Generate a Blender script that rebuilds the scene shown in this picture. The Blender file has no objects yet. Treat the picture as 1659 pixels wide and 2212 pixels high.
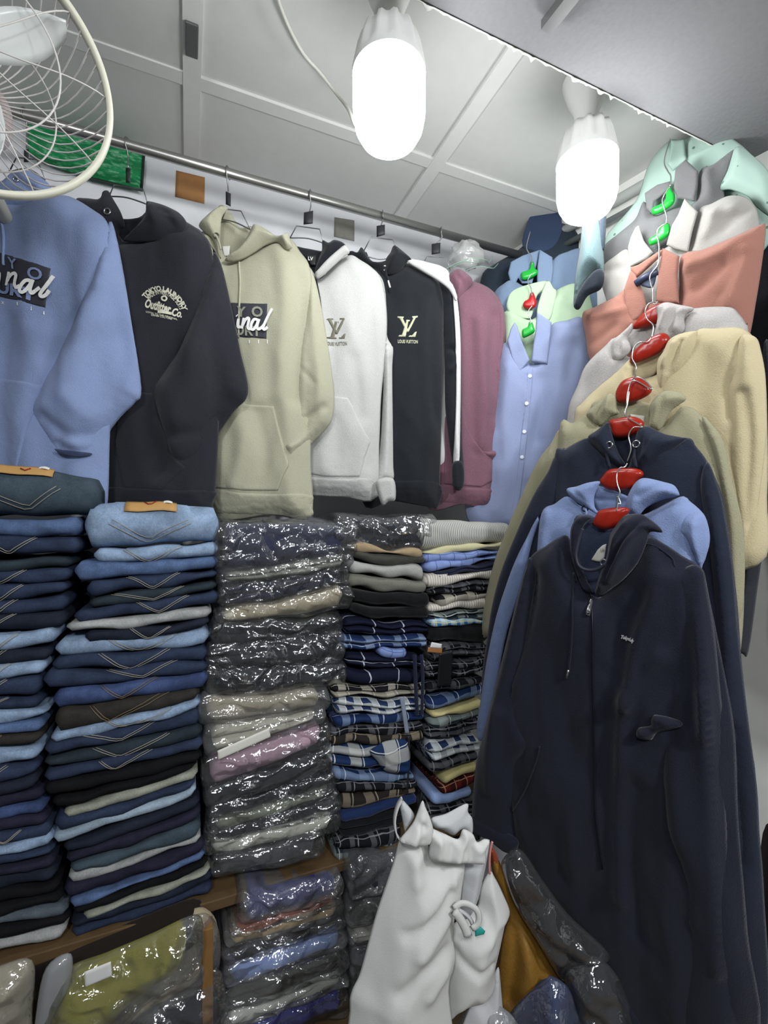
import bpy, bmesh, math, random
import numpy as np
from mathutils import Vector, noise, kdtree
from mathutils.geometry import delaunay_2d_cdt

# ------------------------------------------------------------------ camera, world, lights
C = bpy.context.scene.collection
YAW = math.radians(23); cY, sY = math.cos(YAW), math.sin(YAW)
CAMZ = 1.35
cd = bpy.data.cameras.new('camera'); cam = bpy.data.objects.new('camera', cd); C.objects.link(cam)
cam.location = (0, 0, CAMZ); cam.rotation_euler = (math.pi/2, 0, -YAW)
cd.sensor_width = 36; cd.sensor_fit = 'HORIZONTAL'; cd.lens = 1000/1659*36
cd.shift_y = 24/1659; cd.clip_start = .02
bpy.context.scene.camera = cam
sc = bpy.context.scene
sc.view_settings.view_transform = 'Standard'; sc.view_settings.look = 'None'
sc.view_settings.gamma = 1; sc.view_settings.use_curve_mapping = False
sc.view_settings.exposure = 0.0
w = bpy.data.worlds.new('shop_air'); sc.world = w; w.use_nodes = True
w.node_tree.nodes['Background'].inputs[0].default_value = (.86, .92, 1, 1)
w.node_tree.nodes['Background'].inputs[1].default_value = .10
BULB = 30.0
def lamp(name, loc, power, size, rot=(0, 0, 0), col=(.94, .97, 1)):
    l = bpy.data.lights.new(name, 'AREA'); l.energy = power; l.size = size; l.color = col; l.shape = 'DISK'
    o = bpy.data.objects.new(name, l); C.objects.link(o); o.location = loc; o.rotation_euler = rot
    return o
# unseen fill lamps behind the camera; first two stand for the shop's other bulbs
lamp('fill_lamp', (-.45, -.55, 2.2), 11, .25, (math.radians(40), 0, math.radians(-20)))
lamp('fill_lamp', (.35, -.9, 2.15), 7, .25, (math.radians(48), 0, math.radians(-25)))

lamp('fill_lamp', (.78, -.8, 2.1), 17, .2, (math.radians(45), 0, math.radians(-20)))  # unseen lamp added to brighten the right wall

# ------------------------------------------------------------------ projection helpers (pixel of the photograph -> world plane)
def ray(u, v):
    r = (u-830)/1000; z = (1130-v)/1000
    return Vector((r*cY+sY, -r*sY+cY, z))
class Plane:
    def __init__(s, P, t):
        s.P = Vector(P); s.t = Vector((t[0], t[1], 0)).normalized(); s.n = Vector((-s.t.y, s.t.x, 0))
        if s.n.dot(s.P-cam.location) > 0: s.n = -s.n
    def hit(s, u, v):
        d = ray(u, v); k = (s.P-cam.location).dot(s.n)/d.dot(s.n); q = cam.location+d*k-s.P
        return (q.dot(s.t), q.z)
    def hitk(s, u, v, on=None, off=0.):
        a, b = s.hit(u, v); d = ray(u, v)
        if not on and not off: return a, b
        for _ in range(3 if on else 1):
            k = (on(a, b) if on else 0)+off; l = ((s.P-cam.location).dot(s.n)+k)/d.dot(s.n); q = cam.location+d*l-s.P; a, b = q.dot(s.t), q.z
        return a, b
    def pt(s, a, b, off=0): return s.P+s.t*a+Vector((0, 0, b))+s.n*off
    def at(s, u, v, off=0):
        a, b = s.hitk(u, v, None, off); return s.pt(a, b, off)
    def shift(s, k): return Plane(s.P+s.n*k, s.t)
def at_depth(u, v, d): return cam.location+ray(u, v)*d

# ------------------------------------------------------------------ materials
def lin(h):
    if isinstance(h, str): h = [int(h[i:i+2], 16) for i in (0, 2, 4)]
    o = []
    for c in h[:3]:
        c /= 255; o.append(c/12.92 if c <= .04045 else ((c+.055)/1.055)**2.4)
    return (*o, 1)
MC = {}
def newmat(key):
    m = bpy.data.materials.new(key); m.use_nodes = True; nt = m.node_tree; return m, nt, nt.nodes['Principled BSDF']
def nd(nt, t, **k):
    n = nt.nodes.new(t)
    for a, b in k.items():
        if a.startswith('i_'): n.inputs[int(a[2:])].default_value = b
        else: setattr(n, a, b)
    return n
def mixc(nt, fac, a, b, mode='MIX'):
    n = nt.nodes.new('ShaderNodeMix'); n.data_type = 'RGBA'; n.blend_type = mode
    L = nt.links
    for i, x in ((0, fac), (6, a), (7, b)):
        if hasattr(x, 'links'): L.new(x, n.inputs[i])
        else: n.inputs[i].default_value = x
    return n.outputs[2]
def bump(nt, bs, h, dist=.001, st=.5):
    b = nd(nt, 'ShaderNodeBump'); b.inputs['Strength'].default_value = st; b.inputs['Distance'].default_value = dist
    nt.links.new(h, b.inputs['Height']); nt.links.new(b.outputs[0], bs.inputs['Normal'])
def simple(hexc, rough=.6, metal=0, key=None, bumps=0, bscale=60, var=.0, spec=.4):
    key = key or f'paint {hexc} {rough} {metal} {bumps} {var}'
    if key in MC: return MC[key]
    m, nt, b = newmat(key); b.inputs['Base Color'].default_value = lin(hexc)
    b.inputs['Roughness'].default_value = rough; b.inputs['Metallic'].default_value = metal
    b.inputs['Specular IOR Level'].default_value = spec
    tc = nd(nt, 'ShaderNodeTexCoord'); nz = nd(nt, 'ShaderNodeTexNoise'); nz.inputs['Scale'].default_value = bscale; nz.inputs['Detail'].default_value = 4
    nt.links.new(tc.outputs['Object'], nz.inputs['Vector'])
    if var:
        c = lin(hexc); d = tuple(x*(1-var) for x in c[:3])+(1,)
        nt.links.new(mixc(nt, nz.outputs['Fac'], d, tuple(min(1, x*(1+var)) for x in c[:3])+(1,)), b.inputs['Base Color'])
    if bumps: bump(nt, b, nz.outputs['Fac'], bumps, .6)
    MC[key] = m; return m
def fabric(hexc, heather=.10, key=None):
    """knitted fleece: fine weave relief, flecked yarn"""
    key = key or f'fleece {hexc} {heather}'
    if key in MC: return MC[key]
    m, nt, b = newmat(key); b.inputs['Roughness'].default_value = .95; b.inputs['Specular IOR Level'].default_value = .12
    b.inputs['Sheen Weight'].default_value = .15; b.inputs['Sheen Roughness'].default_value = .5
    tc = nd(nt, 'ShaderNodeTexCoord'); n1 = nd(nt, 'ShaderNodeTexNoise'); n1.inputs['Scale'].default_value = 420; n1.inputs['Detail'].default_value = 2
    n2 = nd(nt, 'ShaderNodeTexNoise'); n2.inputs['Scale'].default_value = 9; n2.inputs['Detail'].default_value = 3
    nt.links.new(tc.outputs['Object'], n1.inputs['Vector']); nt.links.new(tc.outputs['Object'], n2.inputs['Vector'])
    c = lin(hexc); k = heather
    o = mixc(nt, n1.outputs['Fac'], tuple(x*(1-k) for x in c[:3])+(1,), tuple(min(1, x*(1+k)) for x in c[:3])+(1,))
    nt.links.new(o, b.inputs['Base Color'])
    ad = nd(nt, 'ShaderNodeMath', operation='MULTIPLY_ADD'); ad.inputs[1].default_value = 6
    nt.links.new(n2.outputs['Fac'], ad.inputs[0]); nt.links.new(n1.outputs['Fac'], ad.inputs[2])
    bump(nt, b, ad.outputs[0], .0016, .55)
    MC[key] = m; return m
def denim(hexc, fade=.5, key=None):
    key = key or f'denim {hexc} {fade}'
    if key in MC: return MC[key]
    m, nt, b = newmat(key); b.inputs['Roughness'].default_value = .9; b.inputs['Specular IOR Level'].default_value = .15
    tc = nd(nt, 'ShaderNodeTexCoord'); oi = nd(nt, 'ShaderNodeObjectInfo')
    ad = nd(nt, 'ShaderNodeVectorMath', operation='ADD'); nt.links.new(tc.outputs['Object'], ad.inputs[0]); nt.links.new(oi.outputs['Random'], ad.inputs[1])
    n1 = nd(nt, 'ShaderNodeTexNoise'); n1.inputs['Scale'].default_value = 22; n1.inputs['Detail'].default_value = 5; n1.inputs['Roughness'].default_value = .65
    n2 = nd(nt, 'ShaderNodeTexNoise'); n2.inputs['Scale'].default_value = 380; n2.inputs['Detail'].default_value = 2
    for n in (n1, n2): nt.links.new(ad.outputs[0], n.inputs['Vector'])
    c = lin(hexc); g_ = sum(c[:3])/3; c = tuple(x*.8+g_*.2 for x in c[:3])+(1,)
    rp = nd(nt, 'ShaderNodeMapRange'); rp.inputs[1].default_value = .35; rp.inputs[2].default_value = .7; nt.links.new(n1.outputs['Fac'], rp.inputs[0])
    o = mixc(nt, rp.outputs[0], tuple(x*(1-fade*.45) for x in c[:3])+(1,), tuple(min(1, x*(1+fade)) for x in c[:3])+(1,))
    rq = nd(nt, 'ShaderNodeMapRange'); rq.inputs[3].default_value = .7; rq.inputs[4].default_value = 1.3; nt.links.new(n2.outputs['Fac'], rq.inputs[0])
    o2 = mixc(nt, 1.0, o, (1, 1, 1, 1), 'MULTIPLY'); nt.links.new(rq.outputs[0], o2.node.inputs[7])
    nt.links.new(o2, b.inputs['Base Color']); bump(nt, b, n2.outputs['Fac'], .0008, .5)
    MC[key] = m; return m
def plaid(base, band, line, size=.05, bw=.32, lw=.05, key=None, stripes=False):
    """woven checks from the mesh UV (metres): broad bands both ways and thin over-lines"""
    key = key or f'plaid {base} {band} {line} {size} {bw} {stripes}'
    if key in MC: return MC[key]
    m, nt, b = newmat(key); b.inputs['Roughness'].default_value = .92; b.inputs['Specular IOR Level'].default_value = .12
    uv = nd(nt, 'ShaderNodeUVMap'); sp = nd(nt, 'ShaderNodeSeparateXYZ'); nz = nd(nt, 'ShaderNodeTexNoise'); nz.inputs['Scale'].default_value = 14; oi = nd(nt, 'ShaderNodeObjectInfo')
    nt.links.new(uv.outputs[0], nz.inputs['Vector']); sc_ = nd(nt, 'ShaderNodeVectorMath', operation='MULTIPLY_ADD'); sc_.inputs[1].default_value = (0 if stripes else .03,)*3; nt.links.new(nz.outputs['Color'], sc_.inputs[0]); nt.links.new(uv.outputs[0], sc_.inputs[2])
    a2 = nd(nt, 'ShaderNodeVectorMath', operation='ADD'); nt.links.new(sc_.outputs[0], a2.inputs[0]); nt.links.new(oi.outputs['Random'], a2.inputs[1]); nt.links.new(a2.outputs[0], sp.inputs[0])
    def wave(sock, off, width):
        a = nd(nt, 'ShaderNodeMath', operation='MULTIPLY_ADD'); a.inputs[1].default_value = 1/(size*(1 if stripes else 1.3)); a.inputs[2].default_value = off; nt.links.new(sock, a.inputs[0])
        f = nd(nt, 'ShaderNodeMath', operation='FRACT'); nt.links.new(a.outputs[0], f.inputs[0])
        l = nd(nt, 'ShaderNodeMath', operation='LESS_THAN'); l.inputs[1].default_value = width; nt.links.new(f.outputs[0], l.inputs[0])
        return l.outputs[0]
    def half(s, k):
        h = nd(nt, 'ShaderNodeMath', operation='MULTIPLY'); h.inputs[1].default_value = k; nt.links.new(s, h.inputs[0]); return h.outputs[0]
    col = lin(base)
    o = mixc(nt, half(wave(sp.outputs[0], .1, bw), 1 if stripes else .6), col, lin(band))
    if not stripes:
        o = mixc(nt, half(wave(sp.outputs[1], .3, bw), .55), o, lin(band))
        o = mixc(nt, half(wave(sp.outputs[1], .85, lw), .8), o, lin(line))
    o = mixc(nt, half(wave(sp.outputs[0], .65, lw), .8), o, lin(line))
    nt.links.new(o, b.inputs['Base Color'])
    MC[key] = m; return m
def film(tint='ffffff', haze=.10, key=None):
    """clear crinkled polythene: mostly transparent, glossy where it creases"""
    key = key or f'polythene {tint} {haze}'
    if key in MC: return MC[key]
    m, nt, b = newmat(key); nt.nodes.remove(b); out = nt.nodes['Material Output']
    tr = nd(nt, 'ShaderNodeBsdfTransparent'); tr.inputs[0].default_value = (.93, .94, .95, 1)
    gl = nd(nt, 'ShaderNodeBsdfGlossy'); gl.inputs['Roughness'].default_value = .07; gl.inputs[0].default_value = (1, 1, 1, 1)
    df = nd(nt, 'ShaderNodeBsdfDiffuse'); df.inputs[0].default_value = lin(tint)
    tc = nd(nt, 'ShaderNodeTexCoord'); nz = nd(nt, 'ShaderNodeTexNoise'); nz.inputs['Scale'].default_value = 34; nz.inputs['Detail'].default_value = 2; nz.inputs['Distortion'].default_value = 1.5
    nt.links.new(tc.outputs['Object'], nz.inputs['Vector'])
    wv = nd(nt, 'ShaderNodeTexVoronoi', feature='DISTANCE_TO_EDGE'); wv.inputs['Scale'].default_value = 30
    mp = nd(nt, 'ShaderNodeMapping'); mp.inputs['Scale'].default_value = (.45, 1, 1.2); nt.links.new(tc.outputs['Object'], mp.inputs[0])
    vm = mixc(nt, .012, mp.outputs[0], nz.outputs['Color']); nt.links.new(vm, wv.inputs['Vector'])
    bp = nd(nt, 'ShaderNodeBump'); bp.inputs['Strength'].default_value = 1; bp.inputs['Distance'].default_value = .0035
    ma = nd(nt, 'ShaderNodeMath', operation='MULTIPLY_ADD'); ma.inputs[1].default_value = .55
    nt.links.new(nz.outputs['Fac'], ma.inputs[0]); nt.links.new(wv.outputs['Distance'], ma.inputs[2])
    nt.links.new(ma.outputs[0], bp.inputs['Height'])
    nt.links.new(bp.outputs[0], gl.inputs['Normal'])
    lw = nd(nt, 'ShaderNodeLayerWeight'); lw.inputs[0].default_value = .25; nt.links.new(bp.outputs[0], lw.inputs['Normal'])
    f = nd(nt, 'ShaderNodeMath', operation='MULTIPLY_ADD', use_clamp=True); f.inputs[1].default_value = .7; f.inputs[2].default_value = .11
    nt.links.new(lw.outputs['Fresnel'], f.inputs[0])
    m1 = nd(nt, 'ShaderNodeMixShader'); nt.links.new(f.outputs[0], m1.inputs[0]); nt.links.new(tr.outputs[0], m1.inputs[1]); nt.links.new(gl.outputs[0], m1.inputs[2])
    m2 = nd(nt, 'ShaderNodeMixShader'); m2.inputs[0].default_value = haze; nt.links.new(m1.outputs[0], m2.inputs[1]); nt.links.new(df.outputs[0], m2.inputs[2])
    nt.links.new(m2.outputs[0], out.inputs[0])
    MC[key] = m; return m
def emit(key, col, s):
    if key in MC: return MC[key]
    m, nt, b = newmat(key); b.inputs['Base Color'].default_value = (.9, .9, .9, 1)
    b.inputs['Emission Color'].default_value = (*col, 1); b.inputs['Emission Strength'].default_value = s
    MC[key] = m; return m

# ------------------------------------------------------------------ object helpers
def empty(name, loc, label=None, cat=None, group=None, kind=None):
    o = bpy.data.objects.new(name, None); C.objects.link(o); o.location = loc; o.empty_display_size = .02
    return tag(o, label, cat, group, kind)
def tag(o, label=None, cat=None, group=None, kind=None):
    if label: o['label'] = label
    if cat: o['category'] = cat
    if group: o['group'] = group
    if kind: o['kind'] = kind
    return o
def wloc(p):
    v = Vector((0, 0, 0))
    while p: v += p.location; p = p.parent
    return v
def mk(name, vs, fs, mat, parent=None, smooth=True, uvs=None, origin=None):
    base = wloc(parent) if parent else (Vector(origin) if origin is not None else Vector((0, 0, 0)))
    me = bpy.data.meshes.new(name); me.from_pydata([tuple(Vector(v)-base) for v in vs], [], fs)
    if uvs is not None:
        l = me.uv_layers.new(name='UVMap')
        for p in me.polygons:
            for li in p.loop_indices: l.data[li].uv = uvs[me.loops[li].vertex_index]
    if mat: me.materials.append(mat)
    if smooth: me.shade_smooth()
    bm = bmesh.new(); bm.from_mesh(me); bmesh.ops.recalc_face_normals(bm, faces=bm.faces); bm.to_mesh(me); bm.free()
    o = bpy.data.objects.new(name, me); C.objects.link(o)
    if parent: o.parent = parent
    else: o.location = base
    return o
def tube_geo(pts, r, n=6, vs=None, fs=None, closed=False):
    vs = [] if vs is None else vs; fs = [] if fs is None else fs; pts = [Vector(p) for p in pts]; b0 = len(vs); N = len(pts)
    prev = None
    for i, p in enumerate(pts):
        a = pts[(i-1) % N] if (closed or i > 0) else p; c = pts[(i+1) % N] if (closed or i < N-1) else p
        d = (c-a).normalized()
        if prev is None: x = d.orthogonal().normalized()
        else:
            x = prev-d*prev.dot(d); x = x.normalized() if x.length > 1e-6 else d.orthogonal().normalized()
        prev = x; y = d.cross(x); rr = r[i] if hasattr(r, '__len__') else r
        for k in range(n):
            t = 2*math.pi*k/n; vs.append(p+x*(rr*math.cos(t))+y*(rr*math.sin(t)))
    for i in range(N if closed else N-1):
        for k in range(n):
            j = (i+1) % N
            fs.append((b0+i*n+k, b0+i*n+(k+1) % n, b0+j*n+(k+1) % n, b0+j*n+k))
    if not closed: fs.append(tuple(b0+k for k in range(n))[::-1]); fs.append(tuple(b0+(N-1)*n+k for k in range(n)))
    return vs, fs
def tube(name, pts, r, mat, parent=None, n=6, closed=False, origin=None):
    vs, fs = tube_geo(pts, r, n, closed=closed); return mk(name, vs, fs, mat, parent, origin=origin)
def cr(pts, per=6, closed=False):
    """Catmull-Rom through tuples of any dimension"""
    P = [np.array(p, float) for p in pts]; N = len(P); out = []
    for i in range(N if closed else N-1):
        p0 = P[(i-1) % N] if (closed or i > 0) else P[i]; p1 = P[i]; p2 = P[(i+1) % N]; p3 = P[(i+2) % N] if (closed or i < N-2) else P[i+1]
        for k in range(per):
            t = k/per
            out.append(.5*((2*p1)+(-p0+p2)*t+(2*p0-5*p1+4*p2-p3)*t*t+(-p0+3*p1-3*p2+p3)*t**3))
    if not closed: out.append(P[-1])
    return out
def box_geo(a, b, vs, fs, bev=0):
    k = len(vs); x0, y0, z0 = a; x1, y1, z1 = b
    vs += [(x0, y0, z0), (x1, y0, z0), (x1, y1, z0), (x0, y1, z0), (x0, y0, z1), (x1, y0, z1), (x1, y1, z1), (x0, y1, z1)]
    fs += [tuple(k+i for i in f) for f in ((3, 2, 1, 0), (4, 5, 6, 7), (0, 1, 5, 4), (1, 2, 6, 5), (2, 3, 7, 6), (3, 0, 4, 7))]
def box(name, a, b, mat, parent=None, bevel=0, origin=None):
    vs, fs = [], []; box_geo(a, b, vs, fs); o = mk(name, vs, fs, mat, parent, smooth=False, origin=origin if origin is not None else (None if parent else [(p+q)/2 for p, q in zip(a, b)]))
    if bevel: md = o.modifiers.new('bevel', 'BEVEL'); md.width = bevel; md.segments = 2
    return o
def lathe(name, prof, c, mat, parent=None, n=32, axis=None):
    ax = Vector(axis or (0, 0, 1)).normalized(); x = ax.orthogonal().normalized(); y = ax.cross(x); vs, fs = [], []; c = Vector(c)
    for r, z in prof:
        for k in range(n):
            t = 2*math.pi*k/n; vs.append(c+ax*z+x*(r*math.cos(t))+y*(r*math.sin(t)))
    for i in range(len(prof)-1):
        for k in range(n): fs.append((i*n+k, i*n+(k+1) % n, (i+1)*n+(k+1) % n, (i+1)*n+k))
    fs.append(tuple(range(n))[::-1]); fs.append(tuple((len(prof)-1)*n+k for k in range(n)))
    return mk(name, vs, fs, mat, parent)

class Surf:
    """height field over a plane, sampled by children that lie on it"""
    def __init__(s, co, h):
        s.kd = kdtree.KDTree(len(co)); s.h = h
        for i, c in enumerate(co): s.kd.insert((c[0], c[1], 0), i)
        s.kd.balance()
    def __call__(s, a, b):
        r = s.kd.find_n((a, b, 0), 6); w = [1/(x[2]+3e-3) for x in r]
        return sum(s.h[x[1]]*k for x, k in zip(r, w))/sum(w)
def seg_dist(Q, A, B):
    d = B-A; L = (d**2).sum(1); best = np.full(len(Q), 1e9)
    for i in range(len(A)):
        if L[i] < 1e-12: continue
        t = np.clip(((Q-A[i])@d[i])/L[i], 0, 1); best = np.minimum(best, np.hypot(*(Q-A[i]-t[:, None]*d[i]).T))
    return best
def inside(Q, P):
    x, y = Q[:, 0], Q[:, 1]; c = np.zeros(len(Q), bool); n = len(P); j = n-1
    for i in range(n):
        xi, yi = P[i]; xj, yj = P[j]
        m = ((yi > y) != (yj > y)) & (x < (xj-xi)*(y-yi)/(yj-yi+1e-15)+xi); c ^= m; j = i
    return c
def puff(name, px, plane, T, mat, parent, R=None, on=None, off=0., folds=(), drape=.0015, crum=0., h=None, smooth=True, back=.35, lift=0., seed=0, dscale=(16, 4), uv=False):
    """a cloth piece: closed, thick mesh whose outline is set on the garment's own plane; folds = (polyline px, width m, amplitude m)"""
    P = [plane.hitk(*p, on, off+lift) for p in px]
    P = [tuple(p) for p in (cr(P, 5, True) if smooth else P)]
    if h is None:
        w_ = max(p[0] for p in P)-min(p[0] for p in P); h_ = max(p[1] for p in P)-min(p[1] for p in P); h = min(.0095, max(.004, math.sqrt(w_*h_)/42))
    # resample
    R2 = []
    for i in range(len(P)):
        a = np.array(P[i]); b = np.array(P[(i+1) % len(P)]); L = np.hypot(*(b-a)); k = max(1, int(round(L/h)))
        if smooth and L < h*.45 and R2 and np.hypot(*(a-R2[-1])) < h*.5: continue
        for q in range(k): R2.append(a+(b-a)*q/k)
    P = np.array(R2); lo, hi = P.min(0), P.max(0)
    gx = np.arange(lo[0], hi[0], h); gy = np.arange(lo[1], hi[1], h*.87)
    G = np.array([(x+(h/2 if j % 2 else 0), y) for j, y in enumerate(gy) for x in gx]) if len(gx) and len(gy) else np.zeros((0, 2))
    A = P; B = np.roll(P, -1, 0)
    tg = np.roll(P, -1, 0)-np.roll(P, 1, 0); tg /= np.linalg.norm(tg, axis=1)[:, None]+1e-9; area = np.sum(P[:, 0]*np.roll(P[:, 1], -1)-np.roll(P[:, 0], -1)*P[:, 1])
    nr = np.stack([-tg[:, 1], tg[:, 0]], 1)*(1 if area > 0 else -1); rings = []
    for q, kk in ((.45, 1), (1.15, 1)):
        I = P+nr*h*q; I = I[inside(I, P)]
        if len(I): I = I[seg_dist(I, A, B) > h*q*.93]
        if len(I): rings.append(I)
    if len(G):
        G = G[inside(G, P)]
        if len(G): G = G[seg_dist(G, A, B) > h*1.75]
    G = np.concatenate([x for x in rings+[G] if len(x)]) if (rings or len(G)) else np.zeros((0, 2))
    if len(G):      # drop near duplicates
        K = {}; keep = []
        for i, g in enumerate(G):
            c = (int(g[0]//(h*.5)), int(g[1]//(h*.5)))
            if all(np.hypot(*(g-G[j])) > h*.35 for dx in (-1, 0, 1) for dy in (-1, 0, 1) for j in K.get((c[0]+dx, c[1]+dy), ())): K.setdefault(c, []).append(i); keep.append(i)
        G = G[keep]
    n = len(P)
    res = delaunay_2d_cdt([Vector(p) for p in P]+[Vector(g) for g in G], [], [list(range(n))], 1, 1e-6)
    co = np.array([(v.x, v.y) for v in res[0]]); tri = [tuple(f) for f in res[2]]
    if R is None: R = T*1.6
    d = seg_dist(co, A, B); e = 1-(1-np.minimum(d/max(R, 1e-5), 1))**2; H = np.maximum(e, 0); fade = np.minimum(d/max(min(R, .02), 1e-4), 1)
    z = T*H
    for fl in folds:
        pl, wd, amp = fl[:3]; F = np.array([plane.hitk(*p, on, off+lift+T*.7) for p in (cr(pl, 5) if len(pl) > 2 else pl)])
        dd = seg_dist(co, F[:-1], F[1:]); z = z+amp*(1.5 if wd > .0095 else 1.1)*np.exp(-(dd/wd)**2)*fade
    if drape:
        for i, (a, b) in enumerate(co):
            z[i] += fade[i]*drape*(noise.noise(Vector((a*dscale[0]+seed*3.1, b*dscale[1], seed*7.7)))*1.6+.6*noise.noise(Vector((a*dscale[0]*2.3, b*dscale[1]*3, seed+4.4))))
    if drape > .003:
        for i, (a, b) in enumerate(co): z[i] += fade[i]*drape*1.1*(.28-abs(noise.noise(Vector((a*11+b*3.5, b*4.5-a*2, seed*2.9+1)))))
    if crum:
        for i, (a, b) in enumerate(co):
            q = Vector((a*18, b*28+a*12, seed+.5)); z[i] += fade[i]*((.45-noise.voronoi(q)[0][0])*crum*2.2+(abs(noise.noise(Vector((a, b, seed))*35))-.2)*crum*.5)
    base = np.array([on(a, b) for a, b in co]) if on else np.zeros(len(co))
    base = base+off+lift
    hf = base+z
    bz = base-back*T*H-(.0008 if on else 0)
    edges = {}
    for f in tri:
        for i in range(len(f)):
            k = (f[i], f[(i+1) % len(f)]); edges[k] = edges.get(k, 0)+1
    bd = [k for k in edges if (k[1], k[0]) not in edges]
    thin = T < .004
    vs = [plane.pt(a, b, z_) for (a, b), z_ in zip(co, hf)]; m = len(vs)
    bset = {i for k in bd for i in k}; mp = {}
    for i, (a, b) in enumerate(co):
        if i in bset and not thin: mp[i] = i
        else: mp[i] = len(vs); vs.append(plane.pt(a, b, bz[i]-(.0006 if thin else 0)))
    fs = list(tri)+[tuple(mp[i] for i in f[::-1]) for f in tri]
    if thin: fs += [(a, mp[a], mp[b], b) for a, b in bd]
    uvs = None
    if uv: uvs = [(a, b) for a, b in co]+[None]*(len(vs)-m)
    if uv:
        for i in mp:
            if mp[i] >= m: uvs[mp[i]] = tuple(co[i])
    o = mk(name, vs, fs, mat, parent, uvs=uvs, smooth=True)
    return o, Surf(co, hf)
def cord(name, px, plane, r, mat, parent, on=None, off=0., per=5):
    pts = [plane.hitk(*p[:2], on, off) for p in px]; pts = [tuple(p) for p in (cr(pts, per) if len(pts) > 2 else pts)]
    return tube(name, [plane.pt(a, b, (on(a, b) if on else 0)+off+r*.6) for a, b in pts], r, mat, parent)
def text_on(s, p0, p1, p2, plane, on, mat, parent, name='lettering', lift=.0016, shear=0., bold=.02, arc=None, off=0.):
    """letters fitted to a parallelogram: p0 left base, p1 right base, p2 left top (pixels)"""
    cu = bpy.data.curves.new(name, 'FONT'); cu.body = s; cu.shear = shear; cu.offset = bold; cu.resolution_u = 3
    t = bpy.data.objects.new('t', cu); C.objects.link(t); dg = bpy.context.evaluated_depsgraph_get()
    me = bpy.data.meshes.new_from_object(t.evaluated_get(dg)); bpy.data.objects.remove(t)
    bm = bmesh.new(); bm.from_mesh(me)
    for _ in range(2):
        lg = [e for e in bm.edges if e.calc_length() > .18]
        if lg: bmesh.ops.subdivide_edges(bm, edges=lg, cuts=1)
    bmesh.ops.triangulate(bm, faces=bm.faces)
    co = np.array([v.co[:] for v in bm.verts]); fs = [tuple(v.index for v in f.verts) for f in bm.faces]; bm.free()
    lo, hi = co.min(0), co.max(0); X = (co[:, 0]-lo[0])/(hi[0]-lo[0]); Y = (co[:, 1]-lo[1])/(hi[1]-lo[1])
    q0, q1, q2 = (np.array(plane.hitk(*p, on, lift+off)) for p in (p0, p1, p2)); vs = []
    for x, y in zip(X, Y):
        if arc:      # arc = (span in radians): letters follow an arch over the baseline
            th = (x-.5)*arc; R = 1/(2*math.sin(arc/2)); k = 1+y*.28
            u_ = .5+R*k*math.sin(th); v_ = (R*k*math.cos(th)-R*math.cos(arc/2))*np.hypot(*(q1-q0))/np.hypot(*(q2-q0))*1.0
            q = q0+(q1-q0)*u_+(q2-q0)*v_
        else: q = q0+(q1-q0)*x+(q2-q0)*y
        vs.append(plane.pt(q[0], q[1], on(q[0], q[1])+lift+off))
    bpy.data.meshes.remove(me)
    return mk(name, vs, fs, mat, parent, smooth=False)
def strokes_on(lines, plane, on, r, mat, parent, name='script_lettering', lift=.001):
    vs, fs = [], []
    for l in lines:
        pts = [plane.hitk(*p, on, lift) for p in l]; pts = cr(pts, 5) if len(pts) > 2 else pts
        W = []
        for i, p in enumerate(pts):
            a = np.array(pts[max(i-1, 0)]); b = np.array(pts[min(i+1, len(pts)-1)]); d = b-a; d /= np.hypot(*d)+1e-9; nrm = np.array((-d[1], d[0]))
            k = len(vs)
            for sgn in (-1, 1):
                q = np.array(p)+nrm*r*sgn; vs.append(plane.pt(q[0], q[1], on(q[0], q[1])+lift+.001))
            if i: fs.append((k-2, k-1, k+1, k))
    return mk(name, vs, fs, mat, parent, smooth=False)

# ------------------------------------------------------------------ the room
HC = CAMZ+.97; WY = 1.35
def wallx(y): return 1.06+.22*(WY-y)
m_wall = simple('d9dadd', .75, key='white wall paint', bumps=.001, bscale=25, var=.05)
m_ceil = simple('d6d6d2', .8, key='ceiling board', bumps=.0006, bscale=30, var=.05)
m_strip = simple('e0e0dc', .6, key='ceiling batten paint', var=.03)
tag(box('wall_back', (-1.6, WY, 0), (1.14, WY+.08, HC+.1), m_wall), kind='structure')
rw = mk('wall_right', [(wallx(WY), WY, 0), (wallx(-1.5), -1.5, 0), (wallx(-1.5)+.08, -1.5, 0), (wallx(WY)+.08, WY, 0)]+[(wallx(WY), WY, HC+.1), (wallx(-1.5), -1.5, HC+.1), (wallx(-1.5)+.08, -1.5, HC+.1), (wallx(WY)+.08, WY, HC+.1)],
        [(0, 1, 5, 4), (1, 2, 6, 5), (2, 3, 7, 6), (3, 0, 4, 7), (0, 3, 2, 1), (4, 5, 6, 7)], simple('ecece6', .8, key='cream wall paint', bumps=.001, bscale=20, var=.05), smooth=False); tag(rw, kind='structure')
tag(box('floor', (-1.6, -1.6, -.05), (1.95, WY+.08, 0), simple('6d6a66', .6, key='grey floor tile', var=.15)), kind='structure')
ceil = box('ceiling', (-1.6, -1.6, HC+.012), (1.95, WY+.08, HC+.06), m_ceil); tag(ceil, kind='structure')
xs = [.009+.61*k for k in range(-3, 4)]; ys = [1.098-.61*k for k in range(-1, 5)]
for i in range(len(xs)-1):
    for j in range(len(ys)-1):
        x0, x1 = max(xs[i], -1.6), xs[i+1]; y1, y0 = min(ys[j], WY), ys[j+1]
        if x1-x0 < .05 or x0 > 1.6: continue
        dz = .0015*((i*7+j*3) % 3)
        box('ceiling_panel', (x0+.002, y0+.002, HC+.004-dz), (x1-.002, y1-.002, HC+.012), m_ceil, ceil)
for x in xs: box('batten', (x-.018, -1.6, HC-.004), (x+.018, WY, HC+.004), m_strip, ceil)
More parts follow.
